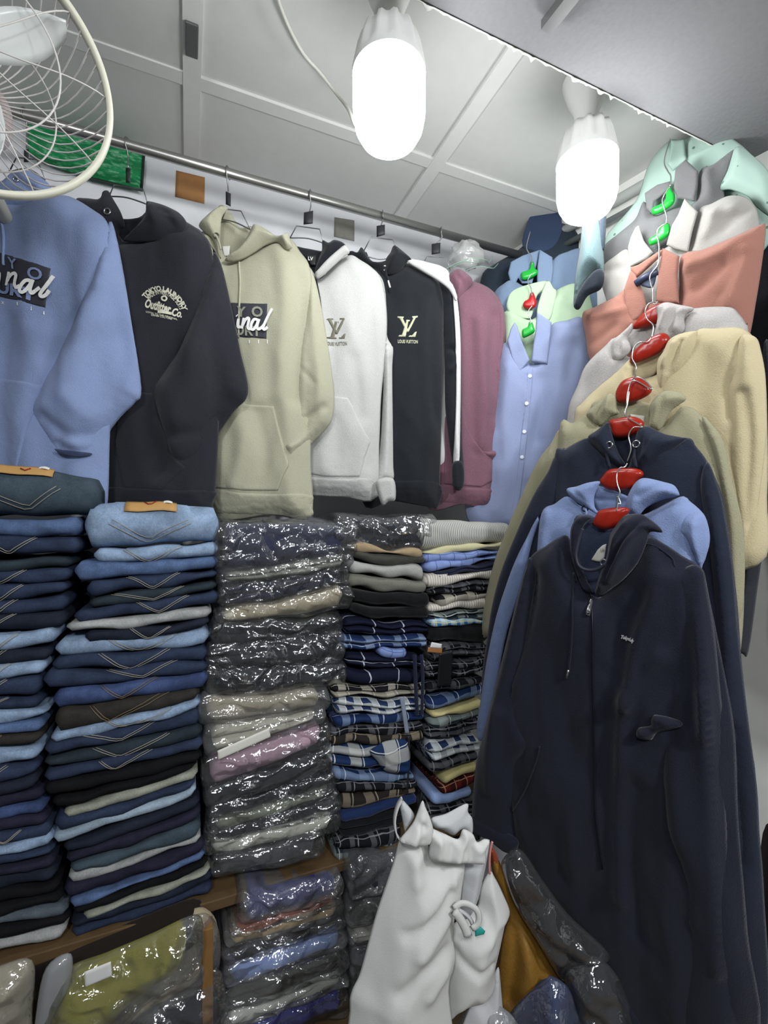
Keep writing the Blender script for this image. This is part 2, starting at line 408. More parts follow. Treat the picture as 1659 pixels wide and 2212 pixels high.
for y in ys:
    if y < WY:
        for i in range(len(xs)-1): box('batten', (xs[i]+.018, y-.016, HC-.003), (xs[i+1]-.018, y+.016, HC+.004), m_strip, ceil)
p = at_depth(415, 80, .97/1.05)
box('metal_clip', (.009-.013, p.y-.035, HC-.010), (.009+.011, p.y+.035, HC-.004), simple('6c6c6c', .45, .5, bumps=.001), ceil, .002)
# loft board overhead on the right (a lowered soffit with a ragged white painted edge)
SY = .668; SZ = CAMZ+.85
m_soff = simple('8a8a8c', .85, key='grey loft board', bumps=.0012, bscale=120, var=.10)
so = box('ceiling_loft', (.05, -1.5, SZ), (1.5, SY, SZ+.03), m_soff); tag(so, kind='structure')
vs, fs = [], []; N = 220; rnd = random.Random(4)
for i in range(N+1):
    x = .05+1.45*i/N; a = .002+.004*abs(noise.noise(Vector((x*60, 0, 0))))+(.004 if rnd.random() < .08 else 0)
    vs += [(x, SY+.0005, SZ-.001-a*.3), (x, SY+.0005+a*.6, SZ-.001-a), (x, SY+.003+a*.3, SZ+.004), (x, SY+.003, SZ+.03)]
for i in range(N):
    for k in range(3): fs.append((i*4+k, i*4+k+1, i*4+4+k+1, i*4+4+k))
mk('painted_edge', vs, fs, simple('e8e8e2', .7), so)
tr_ = tag(box('steel_channel', (0, 0, 0), (.022, .075, .016), simple('8c8c8a', .35, .8), origin=(0, 0, 0)), 'short steel channel fixed under the grey loft board at the top', 'bracket')
tr_.location = at_depth(1183, 45, .85/1.085)-Vector((.01, .075, .021)); tr_.location.z = SZ-.0205; tr_.rotation_euler = (0, 0, math.radians(3))
# shelf unit below the hanging rail
SHZ = .555
m_wood = simple('5e4a30', .6, key='raw plank', bumps=.001, bscale=40, var=.3)
sh = empty('shelf_unit', (.2, 1.0, 0), 'rough wooden shelf unit carrying the stacks of folded clothes', 'shelf')
box('shelf_board', (-.95, 1.042, SHZ-.026), (.86, WY-.002, SHZ-.004), m_wood, sh, .002)
box('shelf_board', (-.95, .96, .205), (.86, WY-.002, .225), m_wood, sh, .002)
box('post', (.027, 1.0, 0), (.048, 1.04, SHZ-.026), simple('8a6538', .6, key='pale wood post', bumps=.001, bscale=40, var=.25), sh, .002)
box('post', (-.95, .985, 0), (-.92, 1.03, SHZ-.022), m_wood, sh, .002)
box('post', (.84, .985, 0), (.86, 1.03, SHZ-.022), m_wood, sh, .002)
# patches stuck on the wall
def wall_patch(name, px, mat, label, cat, th=.003, back=0.):
    pl = Plane((0, WY-.0005, CAMZ), (1, 0)); o, _ = puff(name, px, pl, th, mat, None, R=.002, smooth=False, drape=0, h=.02, off=0.001, back=0)
    return tag(o, label, cat)
wall_patch('cardboard_patch', [(381, 368), (443, 383), (442, 440), (379, 425)], simple('a9794b', .8, var=.12), 'brown cardboard square stuck on the wall below the rail', 'cardboard')
wall_patch('tape_patch', [(723, 469), (766, 476), (766, 521), (722, 511)], simple('8b8880', .7, bumps=.002, var=.2), 'grey tape square stuck on the wall between two hoodies', 'tape')
g = empty('woven_sheet', (-.3, WY-.01, 2.0), 'bright green woven plastic sheet tucked behind the rail', 'plastic sheet')
gp = Plane((0, WY-.012, CAMZ), (1, 0))
def green_mat():
    m, nt, b = newmat('green woven plastic'); b.inputs['Roughness'].default_value = .3
    tc = nd(nt, 'ShaderNodeTexCoord'); nz = nd(nt, 'ShaderNodeTexNoise'); nz.inputs['Scale'].default_value = 45; nz.inputs['Detail'].default_value = 4
    mp = nd(nt, 'ShaderNodeMapping'); mp.inputs['Scale'].default_value = (1, 1, 2.6); nt.links.new(tc.outputs['Object'], mp.inputs[0]); nt.links.new(mp.outputs[0], nz.inputs[0])
    rp = nd(nt, 'ShaderNodeMapRange'); rp.inputs[1].default_value = .5; rp.inputs[2].default_value = .72; nt.links.new(nz.outputs['Fac'], rp.inputs[0])
    nt.links.new(mixc(nt, rp.outputs[0], lin('0a8a4e'), lin('7fd0a0')), b.inputs['Base Color']); bump(nt, b, nz.outputs['Fac'], .004, .8); return m
gm = green_mat()
puff('sheet', [(60, 262), (238, 305), (311, 335), (306, 411), (190, 383), (130, 365), (60, 330)], gp, .004, gm, g, R=.01, smooth=False, drape=.002, dscale=(30, 30))
puff('dark_hem', [(308, 335), (314, 337), (309, 414), (190, 386), (190, 380), (304, 408)], gp, .002, simple('203028', .6), g, smooth=False, off=.005, h=.008, drape=0)

# hanging rail
RY = 1.20; RZ = CAMZ+.862
m_steel = simple('a8a7a2', .32, .9, key='brushed rail steel')
vs, fs = tube_geo([(-1.5, RY, RZ), (1.06, RY, RZ)], .0115, 16)
tag(mk('hanging_rail', vs, fs, m_steel, None, origin=(-.3, RY, RZ)), 'long round steel rail running below the ceiling along the back wall', 'rail')
# rail brackets
m_dark = simple('3b3b3b', .5, .3)
# ceiling cable
cb = cr([(598, -20, .83), (605, 10, .852), (625, 60, .892), (655, 115, .938), (690, 155, .97), (725, 200, .98), (752, 235, .93), (766, 268, .87), (785, 300, .81)], 5)
tag(tube('cable', [at_depth(a, b, d) for a, b, d in cb], .0032, simple('d8d6cc', .5), None, 8, origin=at_depth(690, 155, .95)), 'white electric cable looping from the ceiling to the larger lamp', 'cable')
# conduit on the right wall, with tied wire
pp = [Vector((wallx(y)-.02, y, HC-.05)) for y in (1.25, .5)]
tag(tube('wall_pipe', pp, .014, simple('b4b8b4', .5), None, 12, origin=pp[0]), 'pale pipe running along the top of the right wall', 'pipe')
pp2 = [Vector((wallx(y)-.025, y, HC-.10)) for y in (1.2, .5)]
tag(tube('hanging_rod', pp2, .009, simple('8b8f8d', .4, .6), None, 12, origin=pp2[0]), 'thin steel rod below the pale pipe on the right wall', 'rod')

# lamps ------------------------------------------------------------
m_em = emit('lamp lens glow', (.95, .98, 1), BULB)
m_pl = simple('d8d8d4', .35, key='white lamp plastic')
def bulb(u, yb, d, label, tilt=0):
    c = at_depth(u, yb, d); zb = c.z; top = HC-.004
    t = empty('ceiling_lamp', (c.x, c.y, top), label, 'lamp', )
    R = .0625; L = .142
    prof = [(.002, 0), (.02, .001), (.036, .006), (.049, .016), (.058, .032), (.0622, .052), (R, .075), (R, L-.03), (R*.985, L-.02)]
    lathe('lamp_lens', prof, (c.x, c.y, zb), m_em, t, 40)
    z0 = zb+L-.02; n = 48; vs, fs = [], []
    pr = [(R*1.01, 0), (R*1.02, .008), (R*.98, .02), (.056, .045), (.048, .068), (.030, .078), (.022, .084)]
    for i, (r, z) in enumerate(pr):
        for k in range(n):
            th = 2*math.pi*k/n; rr = r-(.0055 if (k % 4 < 2 and 1 < i < 5) else 0); vs.append((c.x+rr*math.cos(th), c.y+rr*math.sin(th), z0+z))
    for i in range(len(pr)-1):
        for k in range(n): fs.append((i*n+k, i*n+(k+1) % n, (i+1)*n+(k+1) % n, (i+1)*n+k))
    fs.append(tuple((len(pr)-1)*n+k for k in range(n)))
    mk('lamp_housing', vs, fs, m_pl, t)
    z1 = z0+.082; hh = top-z1
    lathe('lamp_holder', [(.019, -.004), (.021, .0), (.023, .006), (.027, hh*.3), (.038, hh*.55), (.046, hh*.8), (.050, hh*.95), (.050, hh)], (c.x, c.y, z1), m_pl, t, 32)
    return t
bulb(841, 318, .80, 'glowing white ceiling lamp, nearer and higher of the two, beside the cable')
bulb(1268, 472, 1.01, 'glowing white ceiling lamp over the shirts, farther of the two')

# ------------------------------------------------------------------ garments on the back rail
TH = math.radians(22); tdir = (math.cos(TH), -math.sin(TH))
def rail_plane(u, v=400):
    p = Plane((0, RY, CAMZ), (1, 0)); q = p.at(u, v); return Plane((q.x, RY, CAMZ), tdir)
m_wire = simple('8f8f8f', .3, .9, key='hanger wire'); m_blk = simple('26272a', .5, key='black plastic tag')
G_back = lambda g: g.pl.t.y < 0 and abs(g.pl.t.x) > .8
class Garm:
    """one garment: an empty at its hook, cloth pieces as children"""
    def __init__(s, name, label, cat, plane, group=None, z=RZ-.1, seed=0):
        s.pl = plane; s.root = empty(name, (plane.P.x, plane.P.y, z), label, cat, group); s.seed = seed; s.S = {}
    def p(s, name, px, T, mat, on=None, key=None, **k):
        f = s.S.get(on) if on else None; s.seed += 1
        if name == 'collar': T *= .55; k['R'] = .004
        if name == 'ribbed_hem' and G_back(s): T, k['R'], k['off'], f = .006, .005, -.0035, s.S['body']
        if G_back(s) and name in ('body', 'sleeve'): T *= .8
        if name == 'sleeve': k['drape'] = max(k.get('drape', 0), .004)
        if name == 'body': k['drape'] = max(k.get('drape', 0), .0055 if G_back(s) else .0075)
        o, sf = puff(name, px, k.pop('plane', s.pl), T, mat, k.pop('parent', s.root), on=f, seed=s.seed, **k); s.S[key or name] = sf; s.last = o; return o
    def cord(s, px, r, mat, on=None, name='drawstring', off=0., parent=None):
        return cord(name, px, s.pl, r, mat, parent or s.root, on=s.S.get(on), off=off)
def wire_hanger(pl, u, vt, loop, stem, sq, trap, bar, label, tagm=None):
    r = empty('wire_hanger', pl.at(u, vt), label, 'hanger', 'wire hangers on the steel rail')
    q0 = pl.at(*stem[0])
    # hook goes over the rail: circle in the plane across the rail
    c = Vector((q0.x, RY, RZ)); R = .0145; hk = []
    for k in range(14):
        a = math.radians(-40+k*19); hk.append(c+Vector((pl.n.x*.0, 0, 0))+Vector((-pl.n.x, -pl.n.y, 0))*(-math.cos(a)*R)+Vector((0, 0, math.sin(a)*R)))
    pts = [pl.at(*stem[1]), q0+Vector((0, 0, -.004))]+hk
    tube('hook', [Vector(x) for x in cr(pts, 3)], .0016, m_wire, r)
    tube('wire_frame', [pl.at(*x) for x in trap], .0015, m_wire, r)
    tube('wire_bar', [pl.at(*x) for x in cr(bar, 5)], .0016, m_wire, r)
    if sq: puff('size_tag', sq, pl, .003, m_blk, r, R=.002, smooth=False, drape=0, off=.002, back=1, h=.01)
    return r
U = lambda L, dx=0, dy=0: [(x+dx, y+dy) for x, y in L]
m_blue = fabric('8393b8'); m_black = fabric('2a2b31', .18); m_sage = fabric('adab95'); m_grey = fabric('bfbfbb', .16); m_bk2 = fabric('25282c', .18)
m_mar = fabric('7d5a66', .3); m_white = fabric('e2e2df', .05); m_print = simple('33343c', .7, key='dark screen print', bumps=.0003, bscale=300, var=.2)
m_wpr = simple('ecece8', .6, key='white screen print'); m_cream = simple('d9d6c0', .6, key='cream screen print'); m_met = simple('b9b9b9', .25, .95, key='bright eyelet')
m_bpr = simple('7e8fb6', .8, key='blue screen print'); m_spr = simple('8f9082', .8, key='grey screen print')
def eyelet(G, u, v, r=.006, on=None, mat=None):
    a, b = G.pl.hitk(u, v, G.S[on] if on else None, .002); h = G.S[on](a, b)+.002 if on else .03
    c = [G.pl.pt(a+r*math.cos(t*math.pi/8), b+r*math.sin(t*math.pi/8), h) for t in range(16)]
    return tube('eyelet', c, .0017, mat or m_met, G.root, 6, closed=True)

# --- blue hoodie (leftmost)
G = Garm('hoodie', 'light blue hoodie with dark block print, leftmost on the back rail behind the fan', 'hoodie', rail_plane(60, 360), 'hoodies on the back rail', seed=1)
G.p('body', [(-150, 470), (-60, 440), (10, 432), (60, 436), (110, 425), (150, 424), (200, 452), (232, 480), (246, 540), (250, 640), (246, 780), (238, 940), (231, 1100), (200, 1106), (60, 1106), (-160, 1106), (-175, 900)], .042, m_blue, R=.06, drape=.003,
    folds=[([(70, 560), (55, 640), (80, 760), (60, 900), (70, 1060)], .03, .006), ([(20, 700), (10, 900), (20, 1080)], .022, -.006), ([(240, 600), (200, 780), (205, 1000)], .03, -.006)])
G.p('hood', [(-40, 440), (-20, 400), (10, 392), (30, 374), (58, 368), (84, 380), (108, 400), (114, 424), (80, 438), (30, 446)], .024, m_blue, off=.012, R=.03, folds=[([(30, 380), (60, 405), (100, 425)], .008, -.006)])
G.p('kangaroo_pocket', [(-130, 812), (0, 817), (92, 833), (70, 900), (40, 1000), (30, 1095), (-140, 1095)], .003, m_blue, on='body', R=.003, smooth=False, drape=0)
G.p('sleeve', [(236, 478), (247, 492), (262, 560), (282, 680), (306, 838), (292, 870), (270, 892), (250, 915), (232, 942), (216, 968), (199, 990), (165, 996), (140, 994), (126, 985), (105, 950), (67, 886), (90, 830), (122, 768), (165, 680), (200, 595), (222, 530)], .036, m_blue, on='body', off=-.008, R=.05,
    folds=[([(230, 560), (190, 700), (130, 880)], .03, .006), ([(95, 900), (150, 940), (225, 930)], .012, -.007), ([(150, 860), (200, 900), (260, 880)], .02, .005), ([(120, 958), (160, 975), (200, 968)], .008, -.008), ([(240, 640), (265, 760), (240, 880)], .02, -.004)])
G.p('cuff', [(106, 948), (120, 968), (140, 978), (170, 980), (200, 985), (197, 994), (165, 1001), (128, 991), (114, 972)], .012, m_blue, on='sleeve', off=-.012, R=.008)
G.cord([(6, 440), (8, 500), (9, 560), (10, 574)], .0028, m_blue, on='body'); eyelet(G, 34, 388, .005, 'hood')
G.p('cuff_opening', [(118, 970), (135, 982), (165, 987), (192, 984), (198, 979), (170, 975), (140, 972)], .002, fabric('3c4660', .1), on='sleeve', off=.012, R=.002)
pr = G.p('print', [(-40, 532), (5, 547), (55, 562), (110, 580), (104, 622), (98, 665), (50, 652), (0, 641), (-40, 632)], .0012, m_print, on='body', R=.001, smooth=False, drape=0, h=.008)
B = G.S['body']
text_on('Y', (18, 578), (38, 584), (16, 554), G.pl, B, m_bpr, G.root, lift=.004); text_on('O', (58, 600), (90, 607), (60, 574), G.pl, B, m_bpr, G.root, lift=.004)
text_on('URY', (-8, 631), (82, 655), (-6, 606), G.pl, B, m_bpr, G.root, lift=.004, bold=.04)
sx = lambda L: [(x/3.456, 520+y/3.456) for x, y in L]
strokes_on([sx([(-60, 290), (-30, 240), (0, 250), (-10, 330)]), sx([(72, 235), (60, 290), (50, 335)]), sx([(56, 310), (80, 265), (108, 245), (122, 262), (112, 320), (125, 350), (150, 335)]), sx([(232, 300), (195, 298), (160, 335), (150, 372), (172, 385), (210, 355), (245, 300)]), sx([(250, 292), (228, 360), (240, 392), (272, 372), (300, 350)]), sx([(403, 265), (355, 330), (305, 395), (315, 418), (345, 405), (372, 372)])], G.pl, B, .0035, m_wpr, G.root, lift=.0055)
text_on('X', (3, 656), (10, 658), (3, 650), G.pl, B, m_wpr, G.root)
for q in ((37, 660, 652), (67, 670, 662), (94, 679, 672)): text_on('I', (q[0], q[1]), (q[0]+2, q[1]), (q[0], q[2]), G.pl, B, m_wpr, G.root)
wire_hanger(G.pl, 60, 290, 0, [(58, 262), (58, 320)], [(52, 322), (62, 322), (62, 350), (52, 350)], [(20, 372), (36, 340), (80, 345), (98, 385)], [(20, 372), (60, 365), (98, 388)], 'wire hanger with black size tag holding the light blue hoodie')

# --- black hoodie with round print
G = Garm('hoodie', 'black hoodie with cream arched print, second on the back rail', 'hoodie', rail_plane(276, 320), 'hoodies on the back rail', seed=20)
G.p('back_panel', [(185, 470), (215, 440), (255, 470), (300, 470), (330, 450), (345, 520), (300, 560), (240, 560), (190, 520)], .006, m_black, off=-.02, folds=[([(250, 480), (310, 478)], .008, .006)])
G.p('body', [(165, 520), (205, 500), (252, 505), (275, 522), (330, 490), (375, 470), (408, 482), (440, 506), (458, 540), (470, 640), (476, 760), (474, 900), (468, 1030), (462, 1085), (440, 1110), (300, 1115), (226, 1108), (200, 900), (170, 700)], .044, m_black, R=.06, drape=.003,
    folds=[([(440, 560), (400, 720), (340, 860), (360, 1010)], .03, -.007), ([(300, 700), (290, 880), (320, 1040)], .03, .005), ([(350, 920), (385, 1000), (350, 1055)], .015, .007)])
G.p('ribbed_hem', [(226, 1056), (300, 1052), (380, 1058), (462, 1060), (461, 1082), (440, 1110), (300, 1115), (227, 1108)], .016, m_black, off=.02, R=.01)
G.p('hood', [(318, 437), (345, 440), (370, 450), (390, 462), (404, 482), (398, 500), (370, 512), (345, 521), (300, 523), (268, 520), (282, 505), (300, 488), (315, 465)], .034, m_black, off=.03, R=.035, folds=[([(325, 455), (340, 490), (300, 512)], .012, .006), ([(360, 460), (375, 490)], .012, -.006)], key='hood')
G.p('hood', [(154, 476), (165, 432), (185, 428), (215, 430), (222, 416), (234, 412), (245, 430), (262, 460), (270, 490), (258, 500), (258, 560), (252, 600), (247, 560), (240, 520), (226, 500), (200, 482), (170, 478)], .02, m_black, off=.022, R=.025, key='hood2')
G.p('kangaroo_pocket', [(262, 845), (330, 850), (345, 900), (375, 985), (400, 1010), (350, 1060), (270, 1055), (250, 960)], .003, m_black, on='body', R=.003, smooth=False, drape=0)
G.p('sleeve', [(405, 486), (430, 495), (451, 522), (470, 552), (484, 590), (505, 685), (520, 760), (536, 830), (532, 862), (510, 884), (492, 908), (475, 932), (458, 958), (440, 980), (418, 995), (400, 1002), (380, 996), (367, 980), (358, 950), (350, 925), (335, 880), (330, 840), (356, 800), (390, 748), (415, 690), (432, 640), (455, 570), (460, 540), (440, 510)], .036, m_black, on='body', off=-.008, R=.05,
    folds=[([(455, 600), (420, 740), (380, 900)], .03, .006), ([(500, 700), (480, 850), (430, 960)], .03, -.005), ([(370, 940), (430, 930), (480, 900)], .012, -.005)])
G.cord([(232, 460), (246, 500), (253, 560), (254, 625)], .003, m_blk, on='body', off=.022); G.cord([(254, 626), (253, 641)], .0026, m_met, on='body', off=.022, name='aglet'); eyelet(G, 232, 457, .0065, 'hood2')
B = G.S['body']; py = lambda L: [(x/3.456, 520+y/3.456) for x, y in L]
text_on('TOKYO LAUNDRY', (316, 646), (395, 671), (318, 632), G.pl, B, m_cream, G.root, arc=2.3, bold=.045)
text_on('MADE IN HERITAGE SUITS', (323, 648), (388, 669), (324, 641), G.pl, B, m_cream, G.root, arc=2.2, bold=.02)
text_on('Outfitter', (313, 664), (370, 679), (315, 644), G.pl, B, m_cream, G.root, shear=.35, bold=.04)
text_on('Co.', (371, 682), (393, 687), (373, 664), G.pl, B, m_cream, G.root, shear=.35, bold=.04)
text_on('LOYAL TO THE ORIGINAL', (316, 675), (384, 692), (316, 671), G.pl, B, m_cream, G.root, bold=.02)
text_on('DENIM CULTURE', (327, 682), (372, 691), (327, 678), G.pl, B, m_cream, G.root, bold=.02)
strokes_on([py([(1180, 530), (1230, 535), (1285, 545)])], G.pl, B, .003, m_cream, G.root, name='print_swash', lift=.002)
strokes_on([py([(1232, 412), (1248, 430), (1236, 448), (1214, 440), (1212, 422), (1232, 412)])], G.pl, B, .0018, m_cream, G.root, name='print_emblem', lift=.002)
wire_hanger(G.pl, 276, 320, 0, [(277, 332), (277, 364)], [(272, 362), (282, 364), (282, 396), (272, 394)], [(236, 425), (247, 399), (310, 409), (320, 440)], [(236, 424), (275, 427), (320, 442)], 'wire hanger with black size tag holding the black hoodie with the cream print')

# --- sage hoodie
G = Garm('hoodie', 'sage green hoodie with dark block print, third on the back rail', 'hoodie', rail_plane(490, 380), 'hoodies on the back rail', seed=40)
G.p('back_panel', [(470, 450), (485, 445), (505, 470), (520, 492), (545, 490), (548, 530), (520, 556), (480, 560), (462, 500)], .008, m_sage, off=-.02, folds=[([(478, 470), (510, 500)], .008, .005)])
G.p('body', [(425, 520), (460, 505), (482, 540), (500, 560), (545, 535), (590, 512), (626, 514), (650, 545), (668, 572), (674, 620), (672, 760), (672, 900), (672, 1000), (671, 1116), (590, 1113), (455, 1108), (440, 900), (425, 700)], .044, m_sage, R=.06, drape=.003,
    folds=[([(655, 600), (640, 720), (636, 860)], .018, -.008), ([(560, 570), (555, 720), (560, 860)], .03, .004), ([(612, 560), (618, 700), (600, 850)], .025, .005), ([(520, 880), (530, 960), (510, 1050)], .018, .006), ([(560, 890), (575, 980), (560, 1050)], .018, -.005)])
G.p('ribbed_hem', [(456, 1057), (520, 1063), (600, 1066), (672, 1068), (674, 1092), (671, 1116), (590, 1113), (455, 1108)], .016, m_sage, off=.022, R=.012)
G.p('hood', [(430, 486), (445, 468), (468, 450), (486, 445), (492, 452), (480, 470), (477, 500), (476, 540), (478, 560), (470, 545), (458, 515), (440, 500)], .022, m_sage, off=.02, R=.025, key='hood2', folds=[([(462, 470), (462, 520)], .006, -.005)])
G.p('hood', [(548, 486), (560, 487), (580, 498), (598, 510), (612, 508), (622, 503), (628, 520), (632, 535), (618, 540), (600, 524), (575, 530), (550, 546), (525, 560), (502, 566), (486, 562), (498, 550), (515, 540), (530, 520), (540, 500)], .032, m_sage, off=.03, R=.03, folds=[([(510, 552), (545, 535), (590, 515)], .008, .005)])
G.p('kangaroo_pocket', [(470, 868), (540, 874), (592, 877), (602, 920), (614, 965), (626, 1005), (612, 1030), (601, 1060), (530, 1060), (460, 1054), (462, 950)], .0045, m_sage, on='body', R=.003, smooth=False, drape=.002)
G.p('sleeve', [(652, 552), (668, 575), (680, 600), (692, 650), (703, 710), (714, 780), (722, 850), (718, 905), (700, 932), (680, 952), (655, 975), (640, 990), (626, 1003), (618, 985), (612, 960), (630, 948), (645, 930), (642, 900), (638, 840), (645, 760), (655, 690), (664, 620)], .034, m_sage, on='body', off=-.012, R=.04,
    folds=[([(675, 640), (690, 760), (690, 880)], .02, .004), ([(648, 920), (672, 900), (700, 880)], .01, -.007), ([(620, 965), (660, 950), (700, 915)], .009, .006), ([(640, 790), (655, 800), (680, 830)], .006, -.003)])
G.cord([(519, 552), (519, 600), (518, 650), (516, 730)], .0026, m_sage, on='body'); G.cord([(468, 510), (474, 525), (478, 540)], .0026, m_sage, on='body', off=.03); eyelet(G, 467, 508, .006, 'hood2', simple('77786a', .4, .6))
B = G.S['body']
G.p('print', [(490, 653), (540, 655), (578, 656), (577, 695), (576, 732), (540, 730), (500, 727), (490, 690)], .0012, m_print, on='body', R=.001, smooth=False, drape=0, h=.008)
text_on('Y', (511, 683), (531, 685), (512, 661), G.pl, B, m_spr, G.root, lift=.004, bold=.03); text_on('O', (544, 684), (568, 685), (544, 661), G.pl, B, m_spr, G.root, lift=.004, bold=.03)
text_on('DRY', (508, 724), (566, 727), (508, 703), G.pl, B, m_spr, G.root, lift=.004, bold=.03)
ss = lambda L: [(380+x/5.184, 360+y/5.184) for x, y in L]
strokes_on([ss([(683, 1666), (690, 1672)]), ss([(705, 1705), (695, 1770), (705, 1800), (730, 1790)]), ss([(765, 1695), (752, 1760), (740, 1815)]), ss([(745, 1790), (780, 1720), (810, 1695), (822, 1715), (808, 1790), (825, 1820), (855, 1800)]), ss([(915, 1715), (880, 1712), (850, 1760), (845, 1812), (870, 1825), (905, 1780), (928, 1720)]), ss([(935, 1708), (912, 1790), (930, 1822), (965, 1800), (990, 1770)]), ss([(1082, 1590), (1040, 1665), (1000, 1750), (980, 1805), (995, 1825), (1030, 1795)])], G.pl, B, .0032, m_wpr, G.root, lift=.0055)
for q in (538, 558, 577): text_on('I', (q, 742), (q+2, 742), (q, 734), G.pl, B, m_wpr, G.root)
G.p('neck_label', [(480, 532), (497, 531), (496, 552), (484, 553)], .0015, simple('dcdcd6', .7), off=.004, R=.001, smooth=False, drape=0)
wire_hanger(G.pl, 490, 380, 0, [(493, 398), (494, 418)], [(488, 413), (499, 418), (499, 446), (488, 441)], [(478, 478), (490, 452), (521, 456), (541, 494)], [(478, 474), (508, 480), (545, 498)], 'wire hanger with black size tag holding the sage hoodie')

# --- grey hoodie with black hood lining
m_mono = simple('6f6d5c', .6, key='mottled monogram print', bumps=.0004, bscale=300, var=.6)
def monogram(G, x0, y0, x1, y1, mat, mat2, word):
    B = G.S['body']; w_ = x1-x0; h_ = y1-y0; q = lambda L: [(x0+a*w_, y0+b*h_) for a, b in L]
    def poly(L): G.p('monogram', q(L), .0012, mat, on='body', R=.001, smooth=False, drape=0, h=.006)
    poly([(0, 0), (.36, .02), (.36, .08), (.27, .1), (.5, .6), (.78, .08), (.66, .08), (.66, 0), (1, -.02), (1, .05), (.9, .08), (.55, .78), (.46, .78), (.1, .1), (0, .08)])
    poly([(.42, .16), (.62, .18), (.62, .24), (.54, .26), (.42, .92), (.72, .92), (.86, .76), (.95, .74), (.88, 1), (.05, .98), (.05, .91), (.22, .9), (.42, .25)])
    text_on(word, (x0+.02*w_, y1+13), (x1, y1+14), (x0+.02*w_, y1+5.5), G.pl, B, mat2, G.root, bold=.02)
G = Garm('hoodie', 'light grey hoodie with black hood lining and monogram print', 'hoodie', rail_plane(665, 420), 'hoodies on the back rail', seed=60)
G.p('back_panel', [(632, 532), (660, 536), (692, 542), (710, 545), (700, 600), (690, 610), (672, 580), (648, 555)], .006, m_bk2, off=-.022)
G.p('body', [(610, 560), (650, 556), (672, 585), (692, 602), (722, 572), (756, 551), (780, 562), (803, 577), (822, 598), (832, 636), (837, 690), (834, 760), (824, 860), (820, 960), (812, 1076), (740, 1074), (672, 1071), (640, 1068), (625, 800)], .044, m_grey, R=.055, drape=.003,
    folds=[([(806, 600), (800, 720), (812, 880), (806, 1000)], .02, -.006), ([(740, 620), (745, 760), (722, 880)], .03, .005), ([(700, 760), (695, 900), (700, 1010)], .02, .006), ([(770, 780), (785, 900)], .02, -.004)])
G.p('ribbed_hem', [(640, 1022), (676, 1029), (745, 1033), (814, 1034), (815, 1055), (812, 1076), (740, 1074), (672, 1071), (640, 1068)], .016, m_grey, off=.022, R=.01)
G.p('hood', [(697, 519), (710, 524), (722, 518), (738, 522), (748, 531), (744, 538), (722, 556), (700, 576), (684, 596), (680, 588), (688, 560), (696, 540)], .026, m_bk2, off=.026, R=.03)
G.p('hood_edge', [(746, 530), (756, 545), (740, 558), (716, 580), (696, 598), (684, 603), (680, 592), (688, 582), (706, 562), (726, 544)], .016, m_grey, off=.045, R=.012)
G.p('kangaroo_pocket', [(660, 850), (716, 856), (752, 860), (762, 878), (774, 905), (788, 932), (802, 953), (790, 985), (778, 1030), (700, 1030), (660, 1022)], .0035, m_grey, on='body', R=.003, smooth=False, drape=0)
G.p('sleeve', [(800, 585), (824, 599), (834, 640), (836, 720), (846, 745), (850, 756), (848, 800), (849, 900), (850, 1000), (849, 1036), (813, 1042), (820, 980), (825, 905), (828, 830), (826, 790), (824, 750), (820, 680)], .03, m_grey, on='body', off=-.016, R=.03,
    folds=[([(824, 742), (838, 746), (850, 748)], .006, -.008), ([(826, 790), (838, 770), (850, 762)], .006, .006)])
G.p('cuff', [(813, 1040), (850, 1034), (855, 1078), (840, 1084), (825, 1090)], .014, m_grey, off=.032, R=.01)
G.cord([(682, 600), (690, 640), (694, 675)], .003, m_blk, on='body')
monogram(G, 704, 687, 750, 732, m_mono, m_mono, 'LOUIS VUITTON')
G.p('neck_label', [(661, 550), (683, 552), (682, 573), (672, 572)], .0015, m_blk, off=-.008, R=.001, smooth=False, drape=0)
text_on('LV', (666, 562), (677, 563), (666, 554), G.pl, lambda a, b: -.005, m_wpr, G.root, lift=.003)
wire_hanger(G.pl, 665, 420, 0, [(672, 440), (668, 462)], [(657, 459), (677, 455), (676, 483), (656, 485)], [(627, 514), (641, 488), (691, 495), (699, 524)], [(627, 514), (665, 515), (699, 525)], 'wire hanger with black size tag holding the grey hoodie')

# --- black zip hoodie with white shoulder stripe
G = Garm('hoodie', 'black hoodie with monogram print and white stripe down the sleeve', 'hoodie', rail_plane(822, 455), 'hoodies on the back rail', seed=80)
m_gold = simple('c9c8a8', .6, key='pale monogram print', bumps=.0004, bscale=300, var=.35)
G.p('back_panel', [(790, 545), (800, 560), (812, 566), (835, 562), (850, 545), (856, 600), (830, 610), (790, 600)], .006, m_bk2, off=-.022)
G.p('body', [(752, 560), (790, 566), (815, 572), (832, 580), (850, 578), (878, 568), (912, 582), (940, 600), (957, 640), (958, 760), (955, 900), (952, 1000), (948, 1092), (925, 1095), (848, 1082), (780, 1078), (765, 800)], .042, m_bk2, R=.055, drape=.003,
    folds=[([(935, 640), (930, 760), (945, 900)], .018, -.006), ([(880, 640), (885, 850), (880, 1020)], .03, .004)])
G.p('ribbed_hem', [(780, 1030), (850, 1037), (948, 1043), (948, 1092), (925, 1096), (918, 1088), (848, 1082), (780, 1078)], .016, m_bk2, off=.022, R=.01)
G.p('hood', [(852, 530), (870, 542), (889, 560), (880, 566), (868, 582), (850, 592), (834, 592), (832, 575), (835, 558), (844, 545)], .032, m_bk2, off=.03, R=.035)
